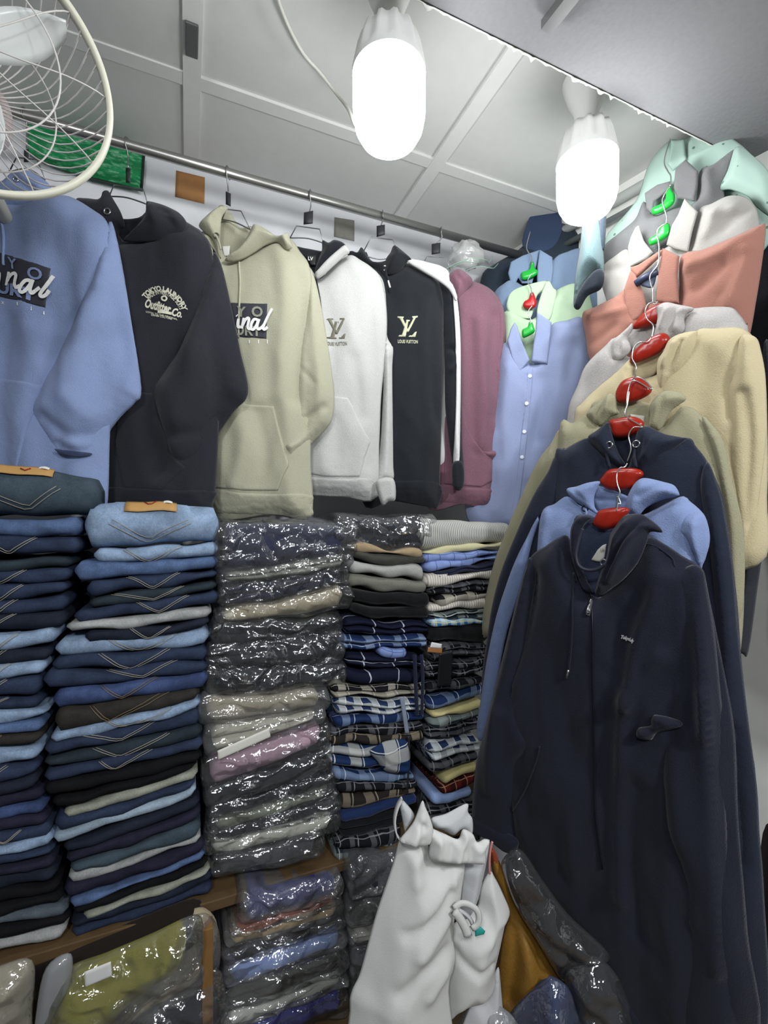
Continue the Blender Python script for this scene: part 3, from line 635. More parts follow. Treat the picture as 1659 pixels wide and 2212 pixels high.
G.p('hood', [(745, 548), (760, 542), (772, 545), (781, 534), (790, 545), (800, 562), (815, 566), (830, 566), (836, 575), (838, 600), (845, 632), (838, 640), (832, 610), (815, 585), (790, 568), (765, 556)], .018, m_bk2, off=.022, R=.02, key='hood2')
G.p('shoulder_stripe', [(880, 566), (898, 562), (930, 578), (962, 600), (976, 612), (988, 640), (984, 650), (970, 626), (944, 606), (914, 588)], .006, m_white, off=.036, R=.006)
G.p('sleeve', [(940, 598), (960, 604), (976, 613), (989, 640), (995, 690), (997, 800), (998, 900), (999, 960), (1003, 1010), (1001, 1045), (990, 1060), (978, 1046), (977, 1005), (970, 950), (962, 880), (960, 780), (957, 690)], .028, m_bk2, on='body', off=-.012, R=.03,
    folds=[([(958, 762), (972, 752), (986, 760)], .008, -.008), ([(962, 790), (975, 800), (986, 790)], .008, .006)])
G.p('sleeve_stripe', [(975, 612), (987, 640), (995, 720), (996, 822), (995, 920), (992, 1000), (980, 1001), (981, 960), (985, 880), (986, 800), (984, 720), (980, 660)], .006, m_white, on='sleeve', off=.004, R=.004)
G.p('cuff', [(978, 1001), (1000, 1000), (1003, 1045), (992, 1060), (979, 1048)], .014, m_bk2, off=.032, R=.008)
monogram(G, 859, 683, 903, 728, m_gold, m_gold, 'LOUIS VUITTON')
G.cord([(832, 582), (836, 596), (839, 606)], .0022, m_bk2, on='body', off=.022); G.cord([(839, 607), (843, 622)], .0026, m_wpr, on='body', off=.024, name='aglet'); eyelet(G, 832, 579, .006, 'hood2', m_wpr)
wire_hanger(G.pl, 822, 455, 0, [(828, 470), (824, 486)], [(814, 488), (832, 485), (832, 507), (814, 512)], [(785, 545), (802, 512), (849, 518), (857, 535)], [(787, 552), (820, 560), (850, 556)], 'wire hanger with black size tag holding the black monogram hoodie')

# --- white hoodie mostly hidden, then maroon
G = Garm('hoodie', 'white hoodie of which only the shoulder shows before the maroon one', 'hoodie', rail_plane(905, 480), 'hoodies on the back rail', seed=95)
G.p('body', [(880, 566), (900, 560), (925, 566), (955, 575), (972, 592), (978, 640), (972, 900), (965, 1000), (900, 1000), (870, 900), (860, 640)], .02, m_white, R=.03)
G = Garm('hoodie', 'maroon heather hoodie, rightmost on the back rail beside the blue shirts', 'hoodie', rail_plane(942, 500), 'hoodies on the back rail', seed=100)
G.p('body', [(930, 610), (975, 620), (1000, 622), (1020, 608), (1050, 618), (1072, 636), (1084, 665), (1086, 780), (1082, 900), (1076, 1000), (1064, 1095), (1000, 1090), (915, 1080), (915, 800)], .036, m_mar, R=.05, drape=.003,
    folds=[([(1068, 680), (1062, 800), (1070, 900)], .016, -.007), ([(1035, 700), (1045, 860), (1040, 960)], .018, .006), ([(1015, 700), (1020, 860), (1025, 980)], .012, -.004)])
G.p('ribbed_hem', [(915, 1044), (1000, 1052), (1071, 1058), (1070, 1076), (1064, 1095), (1000, 1090), (915, 1080)], .014, m_mar, off=.018, R=.01)
G.p('hood', [(970, 600), (978, 586), (992, 581), (1008, 590), (1020, 602), (1019, 615), (1010, 626), (998, 642), (988, 650), (980, 640)], .026, m_mar, off=.026, R=.03, folds=[([(985, 590), (1005, 620)], .008, -.005)])
G.p('kangaroo_pocket', [(990, 880), (1002, 885), (1006, 915), (1020, 945), (1043, 975), (1062, 990), (1064, 1040), (1040, 1052), (960, 1046), (960, 900)], .0035, m_mar, on='body', R=.003, smooth=False, drape=0)
G.p('sleeve', [(1066, 640), (1076, 645), (1089, 670), (1094, 720), (1090, 770), (1084, 795), (1088, 830), (1092, 870), (1094, 930), (1094, 985), (1084, 1004), (1060, 1000), (1040, 985), (1032, 968), (1052, 972), (1068, 962), (1073, 930), (1074, 870), (1070, 820), (1066, 795), (1072, 740), (1072, 690)], .028, m_mar, on='body', off=-.010, R=.03,
    folds=[([(1066, 795), (1078, 780), (1090, 770)], .006, -.008), ([(1040, 978), (1065, 978), (1090, 960)], .007, .006), ([(1045, 990), (1070, 990), (1090, 980)], .005, -.004)])
wire_hanger(G.pl, 942, 500, 0, [(955, 510), (944, 526)], [(933, 527), (952, 524), (951, 547), (933, 550)], [(912, 573), (923, 554), (963, 556), (973, 583)], [(912, 573), (940, 577), (973, 585)], 'wire hanger with black size tag nearest the room corner')

# hook stubs on the rail's far side and the tangle of bags tied in the corner
c0 = at_depth(1012, 552, 1.40)
t = empty('tied_bags', c0, 'small bundle of clear plastic tied at the rail end in the corner', 'plastic bundle')
vs, fs = [], []; n, mth = 26, 18
for i in range(n+1):
    for k in range(mth):
        ph = math.pi*i/n; th = 2*math.pi*k/mth; v = Vector((math.sin(ph)*math.cos(th)*.05, math.sin(ph)*math.sin(th)*.035, math.cos(ph)*.036))
        v *= 1+.35*noise.noise(v*45)+.25*abs(noise.noise(v*110)); vs.append(c0+v)
for i in range(n):
    for k in range(mth): fs.append((i*mth+k, i*mth+(k+1) % mth, (i+1)*mth+(k+1) % mth, (i+1)*mth+k))
mk('plastic_wad', vs, fs, film('e8e8e4', .3), t)
for q, (a, b) in enumerate(((.0, .0), (.02, -.02), (-.03, -.015))):
    tube('string', [c0+Vector(x) for x in cr([(a-.06, 0, b-.05), (a-.02, -.04, b-.035), (a+.03, -.045, b-.03), (a+.06, -.02, b-.02+.01*q), (a+.09, 0, b+.02)], 5)], .0012, simple('8fae9c', .5), t)

# ------------------------------------------------------------------ shirts hung in the corner
m_hg = simple('1fae3a', .3, key='green plastic'); m_hr = simple('b81c1c', .3, key='red plastic')
m_peri = fabric('929dbf', .10); m_mint = fabric('bcd4b4', .06); m_dusty = fabric('7f93ae', .12); m_dk = fabric('2c3640', .2); m_teal = fabric('55686a', .1)
m_btn = simple('dfe6f4', .3, key='shirt button')
def shirt_plane(u, v, d, ang):
    q = at_depth(u, v, d); a = math.radians(ang); return Plane((q.x, q.y, CAMZ), (math.cos(a), math.sin(a)))
def plastic_hanger(pl, grip, hook, mat, label, off=.012, group='plastic hangers in the shirt chains'):
    r = empty('plastic_hanger', pl.at(*hook[0]), label, 'hanger', group)
    puff('hanger_body', grip, pl, .007, mat, r, R=.006, off=off, back=1, drape=0, h=.006)
    cx = sum(p[0] for p in grip)/len(grip); top = min(p[1] for p in grip)
    tube('hook', [pl.at(p[0], p[1], off+.006) for p in cr(hook, 5)], .0015, simple('c9c9c9', .25, .95, key='chromed wire'), r)
    return r
# three shirts, back to front
P1 = shirt_plane(1150, 600, 1.44, -38); P2 = shirt_plane(1148, 650, 1.395, -38); P3 = shirt_plane(1146, 720, 1.35, -38)
P0 = shirt_plane(1160, 520, 1.49, -38)
G = Garm('shirt', 'dark slate shirt hung highest in the corner behind the blue shirts', 'shirt', P0, 'shirts hung in the corner', z=CAMZ+.8, seed=120)
G.p('body', [(1040, 600), (1070, 570), (1120, 540), (1160, 500), (1200, 480), (1250, 500), (1290, 560), (1290, 760), (1200, 900), (1100, 900), (1040, 700)], .02, m_dk, R=.03)
G.p('collar', [(1128, 520), (1160, 440), (1200, 430), (1215, 500), (1190, 540), (1150, 545)], .012, fabric('384660'), off=.02, R=.02)
G = Garm('shirt', 'dusty blue shirt on a green hanger in the corner, above the mint shirt', 'shirt', P1, 'shirts hung in the corner', z=CAMZ+.75, seed=124)
G.p('body', [(1066, 640), (1090, 612), (1110, 606), (1150, 620), (1196, 560), (1222, 545), (1258, 538), (1285, 580), (1292, 700), (1250, 860), (1120, 860), (1070, 720)], .022, m_dusty, R=.03, folds=[([(1215, 560), (1240, 640)], .01, -.004)])
G.p('collar', [(1098, 590), (1104, 566), (1130, 552), (1166, 540), (1160, 570), (1150, 612), (1128, 612), (1120, 600), (1108, 626)], .007, m_dusty, off=.014, R=.006, key='c1', smooth=False)
G.p('collar', [(1166, 539), (1194, 556), (1196, 585), (1192, 616), (1160, 616), (1161, 575)], .010, m_dusty, off=.026, R=.007, smooth=False)
plastic_hanger(P1, [(1126, 598), (1128, 588), (1143, 582), (1147, 566), (1153, 566), (1156, 580), (1162, 584), (1160, 594), (1140, 604), (1128, 604)], [(1146, 500), (1138, 532), (1142, 545), (1149, 555), (1150, 572)], m_hg, 'green plastic hanger in the dusty blue shirt', off=.026)
G = Garm('shirt', 'pale mint green shirt on a red hanger between the two blue shirts', 'shirt', P2, 'shirts hung in the corner', z=CAMZ+.65, seed=128)
G.p('body', [(1086, 690), (1092, 672), (1110, 668), (1150, 690), (1196, 640), (1205, 625), (1245, 612), (1275, 640), (1290, 760), (1250, 880), (1110, 880), (1085, 760)], .02, m_mint, R=.03, folds=[([(1200, 640), (1230, 660), (1250, 640)], .01, .004)])
G.p('collar', [(1096, 650), (1104, 632), (1130, 618), (1180, 607), (1176, 625), (1160, 640), (1150, 680), (1140, 688), (1110, 682), (1096, 668)], .007, m_mint, off=.012, R=.008, key='c1')
G.p('collar', [(1183, 606), (1196, 622), (1203, 634), (1190, 688), (1175, 690), (1160, 676), (1168, 640)], .010, m_mint, off=.024, R=.007)
plastic_hanger(P2, [(1130, 658), (1134, 650), (1142, 646), (1147, 632), (1153, 632), (1158, 646), (1160, 652), (1156, 664), (1142, 667), (1132, 664)], [(1150, 590), (1142, 602), (1141, 612), (1147, 620), (1150, 640)], m_hr, 'red plastic hanger in the mint green shirt', off=.026)
G = Garm('shirt', 'periwinkle blue long shirt on a green hanger, frontmost in the corner', 'shirt', P3, 'shirts hung in the corner', z=CAMZ+.5, seed=132)
G.p('body', [(1082, 760), (1094, 740), (1120, 745), (1146, 785), (1175, 745), (1191, 702), (1225, 692), (1257, 686), (1268, 725), (1278, 780), (1262, 860), (1240, 920), (1205, 1000), (1170, 1080), (1140, 1160), (1090, 1148), (1015, 1130), (1010, 1050), (1060, 900)], .030, m_peri, R=.04, drape=.003,
    folds=[([(1142, 800), (1134, 900), (1128, 1010), (1110, 1120)], .006, .004), ([(1100, 800), (1090, 950), (1070, 1100)], .02, .006), ([(1210, 780), (1190, 900), (1150, 1030)], .022, .006), ([(1170, 820), (1165, 950)], .016, -.005), ([(1200, 716), (1262, 714)], .004, -.002)])
G.p('collar', [(1096, 737), (1103, 712), (1112, 696), (1118, 705), (1127, 735), (1145, 778), (1118, 812), (1106, 775)], .008, m_peri, off=.026, R=.006, smooth=False, key='c1')
G.p('collar', [(1160, 674), (1192, 696), (1188, 745), (1183, 788), (1148, 782), (1152, 745), (1157, 715)], .010, m_peri, off=.030, R=.007, smooth=False)
G.p('button_placket', [(1140, 800), (1152, 798), (1146, 880), (1138, 960), (1126, 1060), (1112, 1140), (1100, 1138), (1116, 1040), (1126, 940), (1136, 860)], .002, m_peri, on='body', R=.002, drape=0)
B = G.S['body']
for u, v in ((1145, 813), (1138, 872), (1133, 933), (1128, 988)):
    a, b = G.pl.hitk(u, v, B, .002); lathe('button', [(.001, 0), (.0055, .0002), (.0058, .0015), (.004, .0022), (.001, .0018)], G.pl.pt(a, b, B(a, b)+.002), m_btn, G.root, 14, G.pl.n)
plastic_hanger(P3, [(1128, 724), (1129, 712), (1140, 706), (1143, 696), (1150, 696), (1154, 706), (1156, 716), (1146, 724), (1132, 730)], [(1150, 660), (1142, 672), (1143, 682), (1147, 690), (1147, 700)], m_hg, 'green plastic hanger in the periwinkle shirt', off=.024)
# sleeve hanging down from the grey shirts
SPp = shirt_plane(1270, 560, 1.12, -60)
s_ = empty('rolled_trousers', SPp.at(1275, 480), 'grey green trouser leg with a dark open end hanging beside the far lamp', 'trousers')
o, f_ = puff('leg', [(1262, 470), (1290, 462), (1298, 500), (1304, 545), (1305, 590), (1290, 584), (1270, 600), (1252, 640), (1240, 664), (1242, 610), (1252, 545)], SPp, .03, m_teal, s_, R=.03)
puff('leg_lining', [(1302, 582), (1306, 600), (1298, 625), (1270, 640), (1252, 668), (1240, 662), (1248, 634), (1268, 602), (1286, 584)], SPp, .012, fabric('20262e'), s_, R=.012, off=.014)
puff('leg', [(1300, 440), (1310, 450), (1308, 520), (1302, 545), (1296, 500)], SPp, .012, m_dk, s_, R=.01)

# ------------------------------------------------------------------ the chain of garments on the right, each hanger hooked on the one above
PH = math.radians(20); tch = (math.sin(PH), -math.cos(PH)); pch = Vector((.745, .640, CAMZ)); nch = Vector((math.cos(PH), math.sin(PH), 0))
def chain_plane(s): return Plane(pch+nch*s, tch)
za = lambda *L: [(1050+x/2.724, 230+y/2.724) for x, y in L]
zb = lambda *L: [(1000+x/2.517, 850+y/2.517) for x, y in L]
zc = lambda *L: [(1000+x/2.517, 1500+y/2.517) for x, y in L]
zd = lambda *L: [(1220+x/4.879, 1060+y/4.879) for x, y in L]
m_dgs = fabric('6c6c6c', .08); m_cgs = fabric('a19e98', .06); m_cor = fabric('9e7062', .06); m_hea = fabric('b0aca8', .22); m_bei = fabric('c2b592', .07)
m_sg2 = fabric('99957a', .10); m_nv2 = fabric('252a38', .12); m_bl2 = fabric('8091b9', .08); m_nv = fabric('20232f', .16); m_nvin = fabric('3a4156', .25)
m_red = simple('9c2415', .28, key='red lacquered wood', bumps=.0004, bscale=60, var=.12)
def wood_hanger(pl, px, hook, label, off=-.004, arms=True):
    r = empty('wooden_hanger', pl.at(*hook[0]), label, 'hanger', 'red wooden hangers in the hoodie chain')
    puff('hanger_body', px, pl, .009, m_red, r, R=.009, off=off, back=.9, drape=0, h=.008, smooth=True)
    tube('hook', [pl.at(p[0], p[1], off+.006+(p[2] if len(p) > 2 else 0)) for p in cr(hook, 6)], .0013, simple('c9c9c9', .25, .95, key='chromed wire'), r, 8)
    return r
# hanging mint plastic wrapped round the top of the chain
pl = chain_plane(.345)
G = Garm('shirt', 'pale mint shirt sprinkled with tiny flowers, topmost under the loft board', 'shirt', pl, 'shirts in the right hand chain', z=CAMZ+.8, seed=140)
def flower_mat():
    m, nt, b = newmat('mint cloth with tiny flowers'); b.inputs['Roughness'].default_value = .8
    tc = nd(nt, 'ShaderNodeTexCoord'); v = nd(nt, 'ShaderNodeTexVoronoi'); v.inputs['Scale'].default_value = 38; nt.links.new(tc.outputs['Object'], v.inputs[0])
    l = nd(nt, 'ShaderNodeMath', operation='LESS_THAN'); l.inputs[1].default_value = .12; nt.links.new(v.outputs['Distance'], l.inputs[0])
    nt.links.new(mixc(nt, l.outputs[0], lin('9bb3a8'), lin('54756a')), b.inputs['Base Color']); return m
m_fl = flower_mat()
G.p('body', za((700, 780), (880, 560), (960, 340), (1080, 200), (1170, 200), (1300, 120), (1450, 190), (1560, 280), (1680, 420), (1690, 760), (1500, 900), (1100, 800), (760, 900)), .016, m_fl, R=.03, drape=.005, folds=[(za((1175, 200), (1178, 320)), .006, -.006)])
G.p('sleeve', za((1470, 240), (1560, 280), (1680, 420), (1690, 640), (1600, 600), (1540, 530), (1440, 490), (1370, 490), (1420, 380)), .012, m_fl, off=.03, R=.02)
G.p('collar', za((1090, 200), (1172, 195), (1180, 320), (1100, 380), (1070, 340), (1085, 270)), .008, m_fl, off=.022, R=.008, smooth=False)
def chainshirt(s, label, mat, seed, body, cl, crr, grip=None, hook=None, hm=None, hl=None, folds=()):
    pl = chain_plane(s); G = Garm('shirt', label, 'shirt', pl, 'shirts in the right hand chain', z=CAMZ+.6, seed=seed)
    G.p('body', body, .020, mat, R=.035, drape=.004, folds=folds)
    G.p('collar', cl, .007, mat, off=.016, R=.006, smooth=False, key='c1'); G.p('collar', crr, .009, mat, off=.022, R=.008, smooth=False)
    if grip: plastic_hanger(pl, grip, hook, hm, hl, off=.020)
    return G
chainshirt(.318, 'dark grey shirt on a green hanger, second from the top of the right chain', m_dgs, 150,
    za((680, 840), (790, 740), (880, 660), (930, 560), (990, 640), (1100, 600), (1230, 560), (1260, 380), (1340, 340), (1475, 248), (1440, 380), (1400, 500), (1420, 900), (1000, 1000), (690, 960)),
    za((935, 510), (1010, 460), (1085, 440), (1090, 480), (990, 560), (985, 640), (945, 600)), za((1115, 372), (1175, 312), (1250, 382), (1248, 470), (1228, 560), (1130, 540), (1105, 480)),
    za((978, 600), (1050, 560), (1060, 500), (1080, 470), (1100, 500), (1112, 520), (1105, 570), (1040, 620), (985, 636)), za((1085, 190), (1050, 320), (1070, 380), (1088, 410), (1085, 470)), m_hg, 'green plastic hanger in the dark grey shirt',
    [(za((1290, 420), (1340, 500)), .012, .005), (za((1380, 300), (1330, 440)), .012, -.005)])
chainshirt(.287, 'light stone grey shirt on a bright green hanger in the right chain', m_cgs, 155,
    za((685, 950), (760, 880), (830, 840), (890, 900), (990, 870), (1120, 800), (1190, 840), (1245, 620), (1330, 570), (1430, 525), (1520, 530), (1570, 570), (1605, 660), (1590, 900), (1200, 1200), (800, 1250), (690, 1080)),
    za((880, 712), (900, 700), (930, 790), (985, 860), (945, 900), (850, 945), (836, 830), (852, 770)), za((1170, 540), (1248, 620), (1215, 740), (1190, 860), (1110, 840), (1062, 815), (1095, 700), (1130, 640)),
    za((958, 800), (960, 780), (1010, 745), (1030, 700), (1070, 685), (1085, 710), (1075, 760), (1020, 800), (970, 818)), za((1085, 470), (1040, 540), (1050, 600), (1065, 650), (1060, 690)), m_hg, 'bright green plastic hanger in the light stone shirt',
    [(za((1350, 640), (1480, 600)), .01, .005), (za((1400, 720), (1560, 580)), .014, -.006), (za((1300, 760), (1350, 640)), .01, .005), (za((700, 960), (830, 940)), .012, -.005)])
G = chainshirt(.252, 'coral shirt with open collar in the right chain', m_cor, 160,
    za((568, 1220), (640, 1180), (760, 1120), (830, 1080), (900, 1200), (985, 1150), (1130, 1160), (1145, 890), (1280, 840), (1450, 770), (1600, 702), (1648, 710), (1620, 960), (1590, 1150), (1555, 1340), (1500, 1500), (1100, 1600), (700, 1600), (612, 1500), (585, 1350)),
    za((852, 962), (880, 990), (930, 1100), (945, 1180), (905, 1240), (855, 1275), (825, 1180), (812, 1080)), za((1040, 832), (1140, 882), (1128, 1000), (1138, 1160), (1065, 1165), (1000, 1150), (1015, 980)),
    folds=[(za((1180, 960), (1330, 890), (1500, 790)), .012, .006), (za((1240, 1080), (1400, 940)), .014, -.006), (za((1540, 860), (1480, 1050), (1440, 1180)), .016, .008), (za((1400, 1100), (1500, 900)), .012, -.006), (za((640, 1240), (780, 1210), (850, 1180)), .01, .005), (za((640, 1390), (760, 1300)), .012, -.005)])
G.p('collar_stand', za((850, 950), (900, 930), (1040, 840), (1030, 880), (900, 1000), (880, 1000)), .005, m_cor, off=.0, R=.005)
G.p('neck_label', za((880, 1030), (940, 1010), (1000, 930), (1008, 960), (985, 1060), (930, 1060)), .003, simple('4a5468', .6), off=.018, R=.003)
r = empty('wooden_hanger', G.pl.at(1412, 600), 'dark handled hanger in the coral shirt collar', 'hanger', 'red wooden hangers in the hoodie chain')
tube('hanger_bar', [G.pl.at(*p, .022) for p in za((880, 1045), (930, 1010), (1010, 970))], .008, simple('39415a', .4), r, 10)
tube('hook', [G.pl.at(*p, .03) for p in cr(za((1060, 690), (1010, 730), (1020, 830), (1012, 930), (965, 1000), (980, 1080), (985, 1160)), 5)], .0015, MC['chromed wire'], r)

# grey heather
pl = chain_plane(.216)
G = Garm('hoodie', 'grey heather hoodie on a red hanger directly below the coral shirt', 'hoodie', pl, 'hoodies in the right hand chain', z=CAMZ+.5, seed=170)
G.p('back_panel', za((830, 1320), (870, 1290), (1010, 1290), (1010, 1440), (900, 1470), (840, 1400)), .005, m_hea, off=-.01)
G.p('body', za((480, 1820), (540, 1640), (590, 1520), (700, 1410), (760, 1360), (800, 1440), (870, 1480), (1000, 1440), (1180, 1220), (1250, 1185), (1430, 1180), (1490, 1220), (1530, 1280), (1545, 1340), (1560, 2000), (1000, 2200), (500, 2200)), .018, m_hea, R=.035, drape=.003, folds=[(za((1390, 1190), (1400, 1290)), .008, -.004)])
G.p('hood', za((1005, 1180), (1060, 1152), (1130, 1165), (1215, 1182), (1220, 1200), (1170, 1240), (1160, 1330), (1000, 1400), (995, 1330), (1010, 1240)), .020, m_hea, off=.016, R=.025, folds=[(za((1080, 1180), (1020, 1300)), .006, .008), (za((1120, 1190), (1075, 1320)), .005, -.008), (za((1180, 1200), (1120, 1320)), .006, .006)])
G.p('hood', za((860, 1275), (835, 1300), (790, 1340), (745, 1380), (735, 1440), (745, 1500), (800, 1490), (850, 1440), (850, 1400), (835, 1360), (865, 1310)), .014, m_hea, off=.014, R=.018, key='h2', folds=[(za((800, 1345), (785, 1450)), .005, -.006)])
wood_hanger(pl, za((862, 1300), (880, 1270), (930, 1210), (1000, 1168), (1060, 1150), (1090, 1170), (1060, 1240), (990, 1285), (880, 1312)), [(p[0], p[1], k) for p, k in zip(za((985, 1060), (985, 1160), (1010, 1150), (960, 1160), (938, 1200), (950, 1250), (985, 1290), (975, 1360)), (0, .01, .012, .016, .018, .02, .02, .02))], 'red wooden hanger in the grey heather hoodie', off=.006)
# beige
pl = chain_plane(.180)
G = Garm('hoodie', 'beige sand coloured hoodie on a red hanger in the right chain', 'hoodie', pl, 'hoodies in the right hand chain', z=CAMZ+.45, seed=180)
G.p('back_panel', za((850, 1480), (900, 1440), (1050, 1400), (1010, 1560), (900, 1620), (860, 1600)), .005, m_bei, off=-.01)
G.p('body', za((520, 1830), (560, 1750), (650, 1660), (760, 1570), (862, 1478), (870, 1560), (890, 1600), (1000, 1580), (1100, 1500), (1230, 1325), (1350, 1305), (1490, 1300), (1570, 1350), (1600, 1430), (1640, 1560), (1655, 1800), (1655, 2300), (1600, 2700), (1000, 2700), (500, 2300)), .020, m_bei, R=.035, drape=.003,
    folds=[(za((1500, 1370), (1470, 1440), (1440, 1600), (1450, 1820)), .01, -.006), (za((1560, 1450), (1600, 1700), (1620, 2000)), .012, .006)])
G.p('sleeve', za((1510, 1345), (1590, 1360), (1620, 1440), (1645, 1580), (1650, 1750))+zb((1650, 250), (1600, 650), (1560, 800), (1530, 935), (1500, 780), (1480, 640), (1440, 400), (1440, 200), (1440, 0))+za((1440, 1600), (1470, 1440)), .022, m_bei, off=.012, R=.03, folds=[(zb((1530, 0), (1560, 300), (1540, 700)), .01, -.006)])
G.p('hood', za((1080, 1372), (1150, 1335), (1235, 1322), (1245, 1345), (1225, 1430), (1160, 1540), (1080, 1620), (1030, 1665), (1008, 1600), (1010, 1500), (1045, 1440)), .020, m_bei, off=.018, R=.025, folds=[(za((1100, 1400), (1040, 1520)), .006, .008), (za((1150, 1380), (1070, 1560)), .005, -.007), (za((1200, 1370), (1130, 1540)), .006, .006)])
wood_hanger(pl, za((845, 1490), (870, 1440), (950, 1370), (1040, 1332), (1080, 1360), (1075, 1390), (1020, 1450), (900, 1505), (850, 1506)), [(p[0], p[1], k) for p, k in zip(za((975, 1360), (950, 1385), (905, 1388), (870, 1420), (862, 1480), (885, 1530), (870, 1590), (862, 1620)), (.0, .006, .008, .01, .012, .016, .016, .018))], 'red wooden hanger in the beige hoodie', off=.008)
# olive sage
pl = chain_plane(.137)
G = Garm('hoodie', 'olive sage hoodie on a red hanger in the right chain, below the beige one', 'hoodie', pl, 'hoodies in the right hand chain', z=CAMZ+.4, seed=190)
G.p('back_panel', zb((700, 60), (840, 20), (1020, 60), (1060, 140), (1000, 200), (820, 200), (730, 170)), .005, m_sg2, off=-.01)
G.p('body', zb((522, 205), (600, 160), (670, 118), (740, 180), (850, 160), (960, 150), (1080, 190), (1180, 80), (1250, 80), (1310, 130), (1385, 200), (1420, 280), (1450, 420), (1480, 620), (1520, 900), (1530, 1150), (1500, 1500), (1400, 2200), (800, 2200), (600, 1600), (520, 900)), .018, m_sg2, R=.035, drape=.003)
G.p('sleeve', zb((522, 200), (480, 270), (400, 380), (300, 600), (230, 760), (170, 920), (125, 1100), (105, 1240), (102, 1400), (108, 1405), (120, 1330), (180, 1330), (300, 1300), (480, 800), (560, 420), (545, 280)), .014, m_sg2, off=-.004, R=.025, key='s1')
G.p('sleeve', zb((1300, 130), (1390, 210), (1430, 300), (1460, 450), (1520, 700), (1535, 950), (1520, 1180), (1480, 1240), (1440, 1100), (1420, 700), (1380, 400)), .016, m_sg2, off=.010, R=.025, key='s2')
G.p('hood', zb((1018, 120), (1020, 60), (1060, 10), (1110, -15), (1180, -5), (1215, 30), (1180, 60), (1130, 100), (1080, 190), (1050, 200), (1010, 190)), .018, m_sg2, off=.014, R=.022, folds=[(zb((1090, 20), (1045, 170)), .006, -.006)])
G.p('hood', zb((672, 112), (720, 60), (760, 30), (800, 0), (830, 20), (840, 80), (850, 110), (800, 130), (745, 175), (700, 150)), .014, m_sg2, off=.012, R=.018, key='h2', folds=[(zb((760, 40), (720, 130)), .005, -.005), (zb((800, 40), (770, 120)), .005, .005)])
G.p('neck_label', zb((910, 112), (990, 122), (985, 180), (920, 175)), .002, simple('d8d6c8', .7), off=-.004, R=.001, smooth=False)
wood_hanger(pl, zb((835, 40), (832, -10), (870, -70), (940, -90), (1000, -60), (1030, -20), (1000, 15), (930, 45), (860, 52)), [(p[0], p[1], k) for p, k in zip(za((862, 1620), (870, 1600), (905, 1595), (950, 1625), (975, 1665), (870, 1612), (835, 1680), (828, 1760), (818, 1820)), (0, .004, .006, .007, .008, .008, .01, .012, .012))], 'red wooden hanger in the olive sage hoodie', off=.006)
# second navy
pl = chain_plane(.095)
G = Garm('hoodie', 'navy hoodie with two eyelets, second navy one of the chain, behind the light blue', 'hoodie', pl, 'hoodies in the right hand chain', z=CAMZ+.35, seed=200)
G.p('back_panel', zb((790, 150), (950, 150), (1000, 250), (900, 420), (860, 400), (800, 280)), .005, m_nv2, off=-.01)
G.p('body', zb((500, 340), (560, 300), (680, 242), (760, 300), (870, 400), (900, 400), (960, 290), (1210, 240), (1270, 290), (1330, 370), (1400, 520), (1430, 640), (1490, 1100), (1520, 1500), (1560, 1900))+zc((1590, 400), (1610, 760), (1620, 1000), (1650, 1400), (1660, 1900), (1300, 1900), (1000, 1400), (800, 600))+zb((600, 1600), (500, 800)), .018, m_nv2, R=.035, drape=.004, folds=[(zb((1450, 800), (1500, 1300), (1540, 1850)), .02, .008), (zb((1400, 900), (1440, 1400)), .015, -.006)])
G.p('sleeve', zb((560, 302), (500, 345), (460, 430), (380, 560), (290, 760), (210, 960), (160, 1150), (130, 1350), (108, 1500), (100, 1700), (110, 1800), (200, 1800), (300, 1500), (480, 900), (560, 500)), .014, m_nv2, off=-.002, R=.022, key='s1')
G.p('sleeve', zb((1330, 370), (1400, 540), (1430, 680), (1470, 950), (1500, 1300), (1550, 1750))+zc((1600, 500), (1615, 760), (1640, 1100), (1660, 1850), (1450, 1850), (1400, 1000), (1330, 400))+zb((1380, 1400), (1330, 800), (1290, 520)), .018, m_nv2, off=.010, R=.03, folds=[(zc((1300, 0), (1330, 500), (1400, 1400)), .015, .008), (zc((1450, 200), (1500, 900)), .015, -.006)], key='s2')
G.p('hood', zb((680, 242), (730, 200), (790, 155), (800, 180), (820, 250), (850, 330), (895, 400), (860, 395), (800, 360), (740, 310)), .016, m_nv2, off=.014, R=.02, key='h2')
G.p('hood', zb((940, 240), (960, 190), (1010, 180), (1100, 220), (1190, 238), (1215, 250), (1120, 320), (1030, 380), (950, 410), (940, 380), (930, 300)), .018, m_nv2, off=.016, R=.022, key='h1', folds=[(zb((980, 210), (960, 330)), .005, -.006), (zb((1060, 215), (1000, 340)), .006, .005)])
eyelet(G, *zb((795, 280))[0], .0065, 'h2', m_met); eyelet(G, *zb((943, 275))[0], .0065, 'h1', m_met)
G.cord(zb((795, 290), (785, 330), (800, 400)), .0026, m_nv2, on='body', off=.018); G.cord(zb((943, 285), (935, 330), (945, 400)), .0026, m_nv2, on='body', off=.018)
wood_hanger(pl, zb((795, 150), (840, 135), (920, 125), (975, 145), (985, 180), (930, 225), (870, 240), (825, 236), (805, 195)), [(p[0], p[1], k) for p, k in zip(zb((905, -10), (895, 60), (885, 120), (975, 180), (930, 185), (902, 230), (915, 300), (895, 370)), (.0, .004, .008, .01, .012, .014, .014, .016))], 'red wooden hanger in the second navy hoodie', off=.006)
